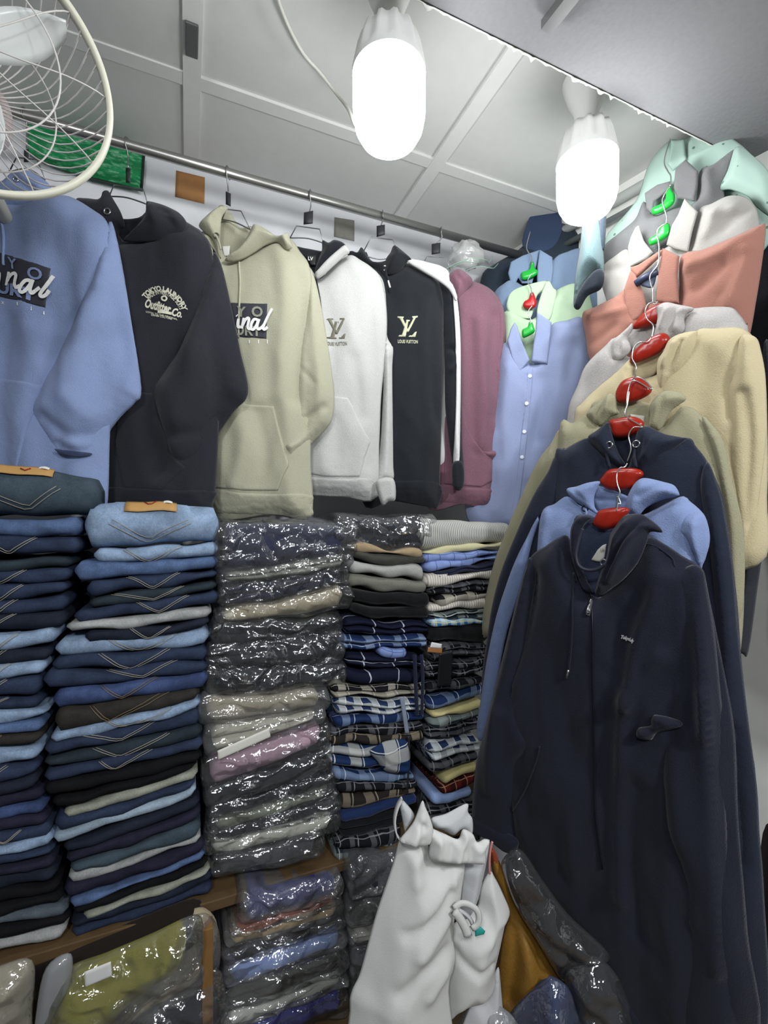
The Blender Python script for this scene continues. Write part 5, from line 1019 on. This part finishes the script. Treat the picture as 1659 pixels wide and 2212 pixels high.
# fourth stack: knitwear and plaids
g4 = 'folded clothes in the fourth stack'; g5 = 'folded clothes in the corner stack'
P_win = plaid('161a2c', '161a2c', 'c9cfda', .062, .05, .04, 'navy windowpane check'); P_blu = plaid('1e2f55', '8093b0', 'c6cede', .055, .3, .03, 'blue plaid'); P_bkc = plaid('1c1c20', 'b7b2a2', 'd0cdbf', .05, .35, .03, 'black and cream plaid')
P_gin = plaid('27375a', 'cfd4d2', 'e6e8e4', .032, .5, .05, 'blue white gingham'); P_brn = plaid('2a2724', '8c8170', 'a89c86', .045, .35, .05, 'brown plaid'); P_dk = plaid('17181c', '5e6064', '84868a', .038, .3, .05, 'dark grey plaid')
P_big = plaid('1f3358', 'c3c4bd', 'dcdcd4', .06, .4, .03, 'big navy and white plaid'); P_gn = plaid('24303a', '8f9a94', 'c2c4b8', .05, .35, .04, 'grey plaid'); P_str = plaid('c2c1b8', '77787a', 'c2c1b8', .0055, .35, .0, 'fine grey stripe', True)
P_lbg = plaid('7f92c4', '8699ca', '4a5a8a', .028, .3, .06, 'light blue grid check'); P_cy = plaid('3a78b4', 'c6d8dc', 'd2cf8e', .02, .4, .12, 'bright blue plaid'); P_wst = plaid('cfcabf', 'a9a49a', 'cfcabf', .007, .4, .0, 'cream stripe', True); P_rd = plaid('5a1e1a', '1e1214', 'b08a70', .025, .4, .08, 'red plaid')
def stackf(rows, group, where, sd):
    for i, (c, xl, tl, bl, xr, tr, br, lb, lo) in enumerate(rows):
        m = fabric(c, .1) if isinstance(c, str) else c
        fold('folded_garment', m, xl, tl, bl, xr, tr, br, label=lb, cat='folded clothing', group=group, seed=sd+i, lobes=lo, uv=True, wob=.009, n=34, ns=20 if lo > 1 else 16, sag=.002)
S4 = [('a08c6e', 764, 1172, 1188, 918, 1190, 1203, 'tan brown folded knit under the small clear bag', 1), ('45453e', 766, 1188, 1210, 923, 1203, 1222, 'dark olive folded sweatshirt under the tan one', 1),
      ('a3a39f', 758, 1212, 1238, 920, 1224, 1254, 'light grey folded sweatshirt in the fourth stack', 1), ('75756a', 757, 1240, 1272, 926, 1256, 1282, 'grey green folded sweatshirt with dark flower print', 1),
      ('141416', 762, 1274, 1304, 932, 1283, 1312, 'plain black folded sweatshirt, upper of two', 1), ('121213', 764, 1305, 1334, 932, 1313, 1344, 'plain black folded sweatshirt, lower of two', 1),
      (P_win, 748, 1336, 1376, 931, 1346, 1372, 'navy windowpane check pyjamas, upper pile', 2), (P_blu, 742, 1374, 1408, 928, 1370, 1400, 'blue plaid folded trousers under the windowpane check', 2),
      (P_lbg, 820, 1402, 1412, 882, 1398, 1420, 'small light blue folded cloth peeking out of the plaid stack', 1), (P_win, 750, 1412, 1444, 924, 1418, 1446, 'navy windowpane check pyjamas, middle pile', 2), (P_win, 748, 1446, 1476, 922, 1448, 1478, 'navy windowpane check pyjamas, lower pile with a drawstring', 1),
      (P_bkc, 720, 1478, 1508, 926, 1480, 1512, 'black and cream plaid folded trousers in the fourth stack', 2), (P_gin, 726, 1508, 1552, 922, 1512, 1536, 'blue and white gingham folded trousers', 2), (P_blu, 724, 1552, 1574, 920, 1538, 1556, 'blue plaid trousers beneath the gingham', 1),
      (P_dk, 716, 1574, 1592, 918, 1558, 1582, 'dark grey plaid trousers above the big plaid', 1), (P_brn, 714, 1592, 1612, 918, 1582, 1602, 'brown black plaid trousers above the big plaid', 1), (P_big, 712, 1612, 1664, 890, 1602, 1672, 'large navy and white plaid folded shirt with rounded flap', 2),
      (P_blu, 722, 1666, 1690, 900, 1672, 1690, 'dark blue plaid trousers beneath the rounded flap', 1), (P_dk, 728, 1690, 1718, 905, 1690, 1704, 'dark grey plaid trousers, second beneath the flap', 1), (P_brn, 736, 1718, 1760, 905, 1704, 1718, 'brown tan plaid trousers low in the fourth stack', 1),
      ('1f2f55', 738, 1760, 1784, 905, 1718, 1738, 'plain dark blue folded trousers low in the fourth stack', 1), ('17171b', 738, 1784, 1822, 890, 1738, 1780, 'black folded trousers low in the fourth stack', 2), (P_dk, 728, 1822, 1846, 870, 1780, 1820, 'dark grey plaid trousers near the bottom of the fourth stack', 1), (P_gn, 726, 1846, 1872, 860, 1820, 1850, 'grey check trousers at the bottom of the fourth stack', 1)]
stackf(S4, g4, '', 200)
S5 = [(P_str, 912, 1118, 1190, 1110, 1130, 1168, 'white cloth with fine grey stripes on top of the corner stack', 1), ('c4bf98', 920, 1190, 1197, 1095, 1168, 1180, 'pale yellow folded cloth under the striped one', 1),
      (P_lbg, 920, 1197, 1214, 1090, 1182, 1196, 'light blue grid check shirt, upper of the corner stack', 1), (P_lbg, 922, 1214, 1236, 1086, 1196, 1208, 'light blue grid check shirt with loose corner', 1), ('20243a', 940, 1236, 1246, 1084, 1208, 1226, 'navy folded shirt in the corner stack', 2),
      (P_wst, 922, 1244, 1270, 1078, 1228, 1246, 'cream striped shirt draped over the dark checks', 1), (P_dk, 932, 1268, 1290, 1074, 1246, 1272, 'dark grey checked shirt beneath the cream stripes', 2), (P_bkc, 950, 1288, 1308, 1070, 1272, 1292, 'black and white checked shirt in the corner stack', 1), (P_wst, 930, 1306, 1328, 1066, 1290, 1304, 'cream striped shirt, lower one of the corner stack', 1),
      (P_gn, 932, 1326, 1344, 1064, 1304, 1336, 'grey plaid shirt above the bright blue one', 2), (P_cy, 932, 1340, 1354, 1062, 1334, 1346, 'bright blue plaid cloth in the corner stack', 1), ('141416', 936, 1354, 1390, 1060, 1348, 1386, 'black folded trousers in the corner stack', 1), (P_dk, 934, 1392, 1432, 1060, 1388, 1420, 'dark grey plaid trousers behind the black hang tag', 2), (P_dk, 926, 1434, 1476, 1060, 1422, 1456, 'dark plaid trousers beneath the black hang tag', 2),
      (P_dk, 926, 1478, 1502, 1050, 1458, 1478, 'charcoal plaid trousers above the navy plaid', 1), (P_blu, 928, 1504, 1536, 1048, 1480, 1512, 'navy plaid trousers above the yellow cloth', 1), ('c9be86', 934, 1536, 1552, 1044, 1514, 1530, 'pale yellow folded cloth in the middle of the corner stack', 1), (P_gn, 930, 1554, 1574, 1044, 1532, 1552, 'grey white plaid cloth beneath the yellow one', 1),
      (P_dk, 926, 1576, 1602, 1044, 1554, 1584, 'dark plaid cloth in the lower corner stack', 2), (P_gin, 932, 1604, 1650, 1040, 1586, 1622, 'blue white plaid cloth rolled in the lower corner stack', 2), (P_dk, 930, 1652, 1672, 1036, 1624, 1644, 'dark plaid cloth above the second yellow one', 1), ('c9be86', 960, 1672, 1694, 1034, 1646, 1668, 'yellow folded cloth low in the corner stack', 1),
      (P_rd, 955, 1696, 1716, 1032, 1668, 1700, 'red plaid cloth low in the corner stack', 1), ('8aa0cc', 936, 1716, 1744, 1024, 1702, 1722, 'light blue cloth at the bottom of the corner stack', 1), (P_dk, 930, 1746, 1850, 1050, 1724, 1830, 'dark plaid pile beneath the light blue cloth', 4)]
FP5 = Plane(FP.P, (1, .0)); stackf(S5, g5, '', 300)
bagged('24262c', 728, 1112, 1180, 955, 1116, 1196, 'black garment in small puffed clear bag on top of the fourth stack', 'bagged garments in the third stack', '', seed=91, cr_=.008, lobes=2, ex=(30, 24))
# drawstrings and hang tags dangling in front of the plaids
Q = Plane(FP.P+FP.n*.012, (1, 0))
def strap(name, px, wd, mat, label, cat, parent=None):
    out = [(x-wd/2, y) for x, y in px]+[(x+wd/2, y) for x, y in px[::-1]]
    o, _ = puff(name, out, Q, .0012, mat, parent, R=.001, drape=0, h=.007, smooth=False); return tag(o, label, cat) if label else o
strap('drawstring', [(896, 1414), (898, 1470), (902, 1545)], 8, fabric('1f2338', .1), 'flat navy drawstring hanging down in front of the plaid stack, left of two', 'cord')
strap('drawstring', [(911, 1414), (914, 1460), (912, 1545)], 7, fabric('1f2338', .1), 'flat navy drawstring hanging down in front of the plaid stack, right of two', 'cord')
strap('drawstring', [(868, 1505), (874, 1540), (880, 1584)], 9, fabric('8690a0', .1), 'grey flat drawstring with white end over the dark plaids', 'cord')
strap('drawstring', [(884, 1590), (884, 1650), (880, 1706)], 4, m_blk, 'thin black drawstring with pale tip at the bottom of the plaids', 'cord')
o, _ = puff('folded_garment', zf((385, 345), (450, 312), (560, 300), (600, 330), (612, 420), (602, 520), (530, 532), (440, 512), (390, 450), (340, 385)), Plane(FP.P+FP.n*.004, (1, 0)), .02, P_big, None, R=.025, uv=True, drape=.004, folds=[(zf((400, 400), (470, 470), (590, 490)), .007, -.005)])
tag(o, 'navy and white plaid sleeve flopping in a rounded flap over the stack front', 'folded clothing', g4)
o, _ = puff('hang_tag', [(949, 1412), (979, 1406), (975, 1478), (944, 1484)], Q, .002, simple('101012', .45), None, R=.002, smooth=False, drape=0, off=.008); tag(o, 'black rectangular hang tag in front of the corner stack', 'tag')
t_ = empty('hang_tag', Q.at(940, 1400), 'brown and white hang tag sticking out of the corner stack', 'tag')
puff('tag_card', [(926, 1398), (956, 1400), (955, 1412), (923, 1409)], Q, .002, simple('9c6a3e', .6), t_, R=.002, smooth=False, drape=0, off=.01)
puff('tag_sticker', [(933, 1387), (955, 1391), (954, 1401), (929, 1399)], Q, .002, simple('d8d8d4', .6), t_, R=.002, smooth=False, drape=0, off=.012)

# ------------------------------------------------------------------ lower compartment
LP = Plane((0, 1.0, CAMZ), (1, 0)); gl_ = 'packed shirts in the lower shelf'
def soft(name, px, T, mat, parent, off=0., pl=LP, **k): return puff(name, px, pl, T, mat, parent, off=off, **k)
r = empty('bagged_garment', LP.at(280, 2150), 'olive yellow garment in a clear bag with white sticker, lower left shelf', 'packed clothing', gl_)
soft('garment', [(80, 2280), (110, 2180), (150, 2110), (235, 2068), (320, 2030), (392, 1988), (402, 2040), (385, 2092), (330, 2130), (250, 2200), (200, 2290)], .05, fabric('8c8636', .1), r, R=.06, drape=.006, folds=[([(150, 2180), (240, 2120), (330, 2100)], .01, -.006), ([(270, 2060), (300, 2110), (360, 2090)], .008, .006)])
soft('polythene_bag', [(60, 2300), (95, 2180), (140, 2095), (235, 2055), (330, 2015), (420, 1975), (440, 2000), (440, 2060), (420, 2110), (340, 2150), (260, 2230), (210, 2300)], .05, FM, r, off=.014, R=.06, drape=.005, crum=.011, h=.0065)
soft('white_sticker', [(182, 2100), (240, 2077), (243, 2108), (184, 2133)], .002, simple('dadad6', .5), r, off=.07, smooth=False, drape=0)
r = empty('bagged_garment', LP.at(380, 2170), 'cream beige garment in a clear bag beneath the olive one, lower left shelf', 'packed clothing', gl_)
soft('garment', [(190, 2300), (240, 2170), (330, 2110), (420, 2040), (400, 1980), (440, 1960), (470, 2000), (450, 2090), (380, 2150), (300, 2200), (260, 2300)], .03, fabric('a99c80', .1), r, R=.04, drape=.006, off=-.035)
soft('polythene_bag', [(180, 2310), (235, 2160), (330, 2100), (425, 2035), (405, 1992), (445, 1972), (474, 2012), (470, 2100), (400, 2170), (320, 2220), (280, 2310)], .03, FM2, r, off=-.022, R=.04, drape=.005, crum=.011, h=.0065)
r = empty('bagged_garment', LP.at(400, 2230), 'dark grey garment in crinkled clear bag at the bottom of the lower left shelf', 'packed clothing', gl_)
soft('garment', [(250, 2310), (300, 2210), (400, 2150), (470, 2110), (470, 2310)], .03, fabric('2c2e32', .1), r, R=.04, off=-.03); soft('polythene_bag', [(240, 2320), (290, 2205), (400, 2140), (480, 2100), (480, 2320)], .03, FM, r, off=-.012, R=.04, drape=.005, crum=.011, h=.0065)
r = empty('bagged_garment', LP.at(20, 2190), 'beige garment in clear bag in the bottom left corner', 'packed clothing', gl_)
soft('garment', [(-120, 2120), (-20, 2098), (64, 2082), (62, 2180), (50, 2300), (-120, 2300)], .035, fabric('a39a80', .1), r, R=.04); soft('polythene_bag', [(-130, 2110), (-20, 2092), (70, 2074), (70, 2190), (60, 2310), (-130, 2310)], .035, FM2, r, off=.012, R=.04, drape=.005, crum=.011, h=.0065)
r = empty('plastic_sleeve', LP.at(100, 2160), 'empty milky plastic sleeve standing between the beige and olive bags', 'plastic bag')
soft('sleeve_sheet', [(72, 2300), (78, 2190), (100, 2090), (154, 2060), (150, 2130), (110, 2210), (100, 2300)], .008, film('b4b6b8', .5), r, off=.02, R=.01, drape=.006)
o, _ = soft('dark_trousers', [(60, 2090), (150, 2045), (260, 2000), (420, 1940), (440, 1985), (380, 2000), (300, 2040), (220, 2075), (130, 2110), (80, 2160)], .03, fabric('231e1a', .15), None, off=-.05, R=.03); tag(o, 'dark brown folded cloth lying behind the olive bag on the lower shelf', 'folded clothing')
LR = [('2c2f6c', 520, 1950, 2010, 745, 1905, 1942, 'violet blue shirt in clear bag, topmost in the lower middle shelf', 'c'), ('96604e', 500, 2012, 2032, 742, 1944, 1956, 'thin rust coloured shirt in clear bag beneath the violet blue one', 'c'),
      ('b89c6c', 488, 2034, 2062, 748, 1958, 1990, 'golden beige shirt in clear bag in the lower middle shelf', 'c'), ('39383c', 486, 2062, 2096, 750, 1992, 2012, 'dark grey shirt in clear bag above the light blue one', 'c'),
      ('8ea4d8', 486, 2098, 2150, 752, 2014, 2056, 'light blue satin shirt in clear bag in the lower middle shelf', 'c'), ('55544e', 478, 2152, 2200, 756, 2058, 2106, 'grey olive shirt in clear bag beneath the light blue one', 'c'),
      ('c9c8bc', 480, 2202, 2236, 756, 2108, 2140, 'white striped shirt in clear bag near the bottom edge', 'c'), ('3a3c8c', 490, 2236, 2300, 756, 2142, 2210, 'deep blue shirt in clear bag at the bottom edge', 'c')]
for i, (c, xl, tl, bl, xr, tr, br, lb, _) in enumerate(LR):
    bagged(c, xl, tl, bl, xr, tr, br, lb, gl_, '', fm=FM if i % 2 else FM2, seed=i+140, plane=LP, cr_=.008, grow=.003, depth=.24, lobes=1+(i % 2), ex=(14, 14))
LR2 = [('2b2c38', 756, 1872, 1960, 900, 1850, 1930, 'navy buttoned shirt in clear bag right of the violet blue one', ''), ('3c4240', 752, 1962, 2020, 900, 1932, 1990, 'dark green grey shirt in clear bag behind the white shopping bag', ''), ('a3a094', 756, 2022, 2050, 900, 1992, 2020, 'pale cream shirt in clear bag behind the white shopping bag', ''),
       ('3c3e4a', 760, 2052, 2150, 900, 2022, 2110, 'slate blue shirt in clear bag behind the white shopping bag', ''), ('4a4a48', 760, 2152, 2300, 900, 2112, 2260, 'grey shirt in clear bag, lowest behind the white shopping bag', '')]
for i, (c, xl, tl, bl, xr, tr, br, lb, _) in enumerate(LR2):
    bagged(c, xl, tl, bl, xr, tr, br, lb, gl_, '', fm=FM2, seed=i+160, plane=LP, cr_=.008, grow=.002, depth=.24, lobes=2, ex=(8, 8))

# ------------------------------------------------------------------ low bench with the shopping bags, in front on the right
bench = empty('low_bench', (.75, .62, 0), 'low wooden bench under the shopping bags', 'bench')
box('seat', (.40, .20, .36), (1.10, .90, .385), m_wood, bench, .003)
for x in (.42, 1.04):
    for y in (.23, .84): box('leg', (x, y, 0), (x+.03, y+.03, .36), m_wood, bench)
m_nw = simple('d3d3cf', .75, key='white non woven fabric', bumps=.0006, bscale=700, var=.03); m_nwi = simple('c4c5c6', .8, key='white non woven inside', bumps=.0006, bscale=700)
BP = Plane(at_depth(930, 2000, .80).xy.to_3d()+Vector((0, 0, CAMZ)), (math.cos(math.radians(-12)), math.sin(math.radians(-12))))
G = Garm('shopping_bag', 'big white non woven shopping bag with looped handles, in front of the shelves', 'bag', BP, z=.43, seed=300)
G.p('bag_front', zf((535, 985), (560, 970), (720, 1000), (760, 1110), (960, 1135), (980, 1160), (960, 1300), (945, 1400), (910, 1500), (900, 1640), (915, 1750), (900, 1850), (870, 1990), (860, 2540), (230, 2540), (205, 2120), (215, 2000), (270, 1880), (320, 1700), (380, 1480), (440, 1300), (500, 1120)), .05, m_nw, R=.12, drape=.005, back=.8,
    folds=[(zf((900, 1400), (740, 1560), (600, 1640)), .010, -.005), (zf((900, 1560), (800, 1650), (700, 1760)), .012, .006), (zf((870, 1800), (700, 1900), (560, 2020)), .014, -.006), (zf((950, 1140), (940, 1380)), .004, .005), (zf((700, 1120), (690, 1300)), .012, .004), (zf((880, 1950), (760, 2060)), .012, .005)])
G.p('bag_side', zf((970, 1140), (1110, 1010), (1145, 980), (1125, 1120), (1100, 1240), (1060, 1400), (1000, 1500), (930, 1500), (945, 1400), (960, 1260)), .020, m_nwi, off=-.01, R=.03, folds=[(zf((1050, 1060), (1000, 1300)), .008, -.005)])
G.p('bag_rim', zf((735, 900), (830, 930), (930, 970), (965, 905), (1030, 935), (1060, 990), (1110, 970), (1145, 985), (1120, 1050), (1110, 1135), (1000, 1135), (760, 1115), (740, 1000)), .010, m_nw, off=.025, R=.012, drape=.004, dscale=(40, 20), folds=[(zf((900, 980), (880, 1110)), .006, -.006), (zf((980, 960), (930, 1110)), .006, .006), (zf((1040, 1000), (1020, 1120)), .006, -.006), (zf((820, 960), (800, 1100)), .005, .005)])
G.p('bag_flap', zf((755, 830), (850, 800), (990, 732), (1000, 790), (1030, 840), (1025, 940), (960, 905), (900, 945), (830, 910), (770, 890)), .010, m_nwi, off=-.01, R=.015, drape=.005)
G.p('handle', zf((540, 975), (600, 900), (640, 840), (690, 715), (715, 760), (745, 830), (765, 900), (760, 960), (735, 1010), (640, 1020), (560, 1000)), .009, m_nw, off=.03, R=.012, drape=.006, dscale=(30, 30), folds=[(zf((640, 850), (700, 890)), .006, -.006), (zf((660, 900), (640, 990)), .008, .006)])
G.p('handle', zf((550, 702), (600, 750), (635, 800), (630, 840), (590, 900), (575, 930), (560, 850), (548, 790), (540, 745)), .008, m_nwi, off=.012, R=.01)
vs, fs = [], []; lp = zf((557, 705), (530, 750), (510, 820), (508, 890), (525, 950), (560, 995))
hp = [BP.hitk(*p, None, .02) for p in cr(lp, 5)]
for i, (a, b) in enumerate(hp):
    for k, o_ in enumerate(((-.0012, 0), (.0012, 0), (.0012, .012), (-.0012, .012))): vs.append(BP.pt(a+o_[0], b, .012+o_[1]))
for i in range(len(hp)-1):
    for k in range(4): fs.append((i*4+k, i*4+(k+1) % 4, i*4+4+(k+1) % 4, i*4+4+k))
mk('handle', vs, fs, m_nw, G.root)
BP2 = Plane(BP.P-BP.n*.04, BP.t)
G = Garm('shopping_bag', 'second white shopping bag with a looped handle, leaning behind the big one', 'bag', BP2, z=.43, seed=310)
G.p('bag_front', zf((1145, 1190), (1180, 1230), (1230, 1330), (1280, 1460), (1250, 1540), (1215, 1700), (1180, 1860), (1180, 1960), (1100, 2040), (900, 2140), (850, 2540), (800, 2540), (800, 1900), (860, 1600), (980, 1480), (1060, 1420), (1080, 1300)), .045, m_nw, R=.07, drape=.006, folds=[(zf((1170, 1240), (1130, 1420), (1120, 1560)), .008, .006), (zf((930, 1780), (1050, 1840), (1170, 1850)), .008, -.007), (zf((920, 1760), (870, 1950), (850, 2100)), .008, -.008), (zf((1050, 1700), (1130, 1650)), .012, .006)])
def ribbon(G, name, path, wpx, mat, off, T=.004):
    C_ = [np.array(p) for p in cr(path, 5)]; L_, R_ = [], []
    for i, p in enumerate(C_):
        d = C_[min(i+1, len(C_)-1)]-C_[max(i-1, 0)]; d /= np.hypot(*d)+1e-9; n_ = np.array((-d[1], d[0]))*wpx/2; L_.append(tuple(p+n_)); R_.append(tuple(p-n_))
    G.p(name, L_+R_[::-1], T, mat, off=off, R=.005, smooth=False, drape=0, h=.006)
ribbon(G, 'handle', zf((900, 1440), (950, 1402), (1010, 1412), (1058, 1450), (1072, 1500), (1060, 1545), (1020, 1575)), 14, m_nw, .062)
ribbon(G, 'handle', zf((905, 1450), (935, 1490), (960, 1530), (985, 1580), (1000, 1625)), 19, m_nw, .07)
ribbon(G, 'handle', zf((925, 1440), (975, 1470), (1015, 1510), (1035, 1560)), 9, m_nwi, .055)
G.p('bag_side', zf((1180, 1860), (1215, 1900), (1225, 2540), (900, 2540), (1000, 2120), (1110, 2030)), .02, m_nwi, off=-.01, R=.03)
puff('teal_print', zf((1042, 1570), (1085, 1560), (1115, 1590), (1105, 1610), (1048, 1625)), BP2, .002, simple('2a9d96', .6), G.root, off=.052, smooth=False, drape=0)
G.cord(zf((1160, 985), (1145, 1050), (1140, 1150), (1143, 1200)), .0022, simple('c98a86', .6), None, name='bag_string', off=.03)
# mustard coat behind the bags
MP = Plane(BP.P-BP.n*.11+BP.t*.1, (math.cos(math.radians(-25)), math.sin(math.radians(-25))))
G = Garm('jacket', 'mustard brown jacket stuffed upright between the white bag and the dark bags', 'jacket', MP, z=.43, seed=320)
G.p('body', zc((150, 830), (180, 870), (220, 960), (260, 1080), (300, 1170), (380, 1290), (460, 1390), (520, 1480), (560, 1600), (500, 1900), (200, 1900), (190, 1600), (210, 1350), (240, 1200), (210, 1080), (160, 960)), .045, simple('8a6528', .45, key='mustard suede', bumps=.001, bscale=200, var=.2), R=.05, drape=.006, folds=[(zc((290, 1180), (300, 1400), (270, 1700)), .012, -.010), (zc((350, 1300), (340, 1600)), .02, .006)])
G.p('lining', zc((148, 820), (175, 850), (195, 900), (180, 960), (155, 930)), .012, fabric('8c3a20', .1), off=.0, R=.012)
# bagged dark garments on the floor side
DP = Plane(MP.P-MP.n*.02+MP.t*.08, (math.cos(math.radians(-38)), math.sin(math.radians(-38))))
def heap(lb, c, gpx, bpx, off, fm, T=.035):
    r = empty('bagged_garment', DP.at(gpx[0][0], gpx[0][1], off), lb, 'packed clothing', 'bagged garments heaped beside the shopping bags')
    puff('garment', gpx, DP, T, fabric(c, .12), r, off=off, R=.04, drape=.006)
    puff('polythene_bag', bpx, DP, T, fm, r, off=off+.012, R=.04, drape=.005, crum=.012, h=.006)
heap('black garment in shiny clear bag slanting under the navy hoodie', '1c191a', zc((240, 880), (320, 850), (420, 1000), (560, 1200), (760, 1380), (700, 1450), (570, 1480), (540, 1560), (420, 1330), (300, 1150), (240, 990)), zc((215, 900), (310, 840), (430, 1000), (570, 1190), (780, 1390), (770, 1460), (580, 1490), (545, 1565), (420, 1370), (290, 1160), (225, 1000)), .02, FM)
heap('dark garment in crinkled clear bag at the bottom beneath the navy hoodie', '26252a', zc((570, 1500), (700, 1440), (800, 1500), (900, 1700), (1000, 1900), (650, 1900), (600, 1700)), zc((560, 1490), (700, 1420), (820, 1500), (930, 1700), (1030, 1920), (620, 1920), (580, 1700)), .03, FM)
heap('blue denim garment in clear bag at the bottom edge beside the mustard jacket', '2e3d66', zc((300, 1720), (380, 1600), (470, 1540), (560, 1600), (600, 1720), (620, 1920), (260, 1920)), zc((240, 1760), (340, 1640), (440, 1560), (480, 1530), (570, 1590), (620, 1720), (650, 1930), (200, 1930)), .05, FM)
heap('pale plastic wrapped garment at the bottom edge below the second white bag', '8e9298', zc((30, 1760), (150, 1700), (260, 1780), (300, 1930), (0, 1930)), zc((0, 1740), (150, 1680), (280, 1760), (330, 1940), (-40, 1940)), .07, FM2)
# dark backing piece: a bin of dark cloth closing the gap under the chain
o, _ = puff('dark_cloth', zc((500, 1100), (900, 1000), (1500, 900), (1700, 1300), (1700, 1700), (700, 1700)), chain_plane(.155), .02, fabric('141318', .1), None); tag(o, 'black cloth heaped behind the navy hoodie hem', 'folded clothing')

# ------------------------------------------------------------------ wall fan, upper left
def camvec(r, z, d): return Vector((r*cY+d*sY, -r*sY+d*cY, z))
k = .85; fc = cam.location+camvec(-.66109, .74215, .72694)*k; fn = camvec(-.6086, .1233, .7838).normalized(); FR = .2*k
fx = fn.orthogonal().normalized(); fy = fn.cross(fx)
fan = empty('wall_fan', fc, 'cream round cage fan at the upper left above the blue hoodie', 'fan')
m_crm = simple('d9d7c4', .35, key='cream enamel'); m_wfan = simple('cfcac6', .35, key='white wire enamel')
def fp(r, th, h): return fc+fx*(r*math.cos(th))+fy*(r*math.sin(th))+fn*h
vs, fs = [], []; N = 96; sec = [(FR-.004, -.007), (FR+.003, -.008), (FR+.005, 0), (FR+.003, .008), (FR-.004, .007)]
for i in range(N):
    for r_, h_ in sec: vs.append(fp(r_, 2*math.pi*i/N, h_))
for i in range(N):
    for j in range(5): fs.append((i*5+j, i*5+(j+1) % 5, ((i+1) % N)*5+(j+1) % 5, ((i+1) % N)*5+j))
mk('cage_rim', vs, fs, m_crm, fan)
def wire(th, sgn, dep, tw):
    pts = []
    for i in range(11):
        q = i/10; r_ = FR*.985*(1-q)+.03*q; h_ = sgn*dep*math.sin(math.pi/2*min(1, q*1.9))**.8; pts.append(fp(r_, th+tw*q, h_))
    return pts
NW = 52
for sgn, nm in ((1, 'front_cage'), (-1, 'rear_cage')):
    vs, fs = [], []; cg = lathe(nm, [(.030, 0), (.034, .002), (.034, .006), (.028, .008)], fc+fn*((.095 if sgn > 0 else -.03)-.004), m_crm, fan, 28, fn)
    n_ = NW if sgn > 0 else 10
    for i in range(n_):
        v2, f2 = tube_geo(wire(2*math.pi*i/n_, sgn, .095 if sgn > 0 else .03, (.35 if sgn > 0 else .1)), .0011, 5); mk('cage_wire', v2, f2, m_wfan, cg)
    tube('cage_ring', [fp(FR*.62, 2*math.pi*i/64, sgn*(.085 if sgn > 0 else .03)) for i in range(64)], .0013, m_wfan, cg, 5, closed=True)
lathe('motor_housing', [(.02, 0), (.042, .004), (.05, .02), (.05, .06), (.035, .085), (.01, .09)], fc+fn*.1, simple('c5b5b4', .4, key='pinkish plastic'), fan, 28, fn)
lathe('hub', [(.006, -.03), (.024, -.026), (.028, -.01), (.028, .03)], fc, m_wfan, fan, 24, fn)
for b_ in range(3):
    vs, fs = [], []
    for i in range(9):
        q = i/8; r_ = .024+(FR*.86-.024)*q; wdt = (.012+.034*math.sin(math.pi*min(1, q*.75+.12)))*(1-.85*q**5)
        for j in range(7):
            e = j/6-.5; th = 2*math.pi*b_/3+2.05+e*wdt*2/r_*.55+.15*q; vs.append(fp(r_, th, .022*e*1.4+.006*math.sin(3*q)))
    for i in range(8):
        for j in range(6): fs.append((i*7+j, i*7+j+1, (i+1)*7+j+1, (i+1)*7+j))
    o = mk('fan_blade', vs, fs, simple('c9ccca', .25, key='white blade plastic'), fan); md = o.modifiers.new('thickness', 'SOLIDIFY'); md.thickness = .002
bk = fc+fn*.17
tube('wall_arm', [bk, bk+Vector((-.02, .08, -.02)), Vector((bk.x-.03, 1.33, bk.z-.03))], .013, m_crm, fan, 12)
box('wall_bracket', (bk.x-.07, 1.315, bk.z-.09), (bk.x+.01, 1.348, bk.z+.03), m_crm, fan, .004)
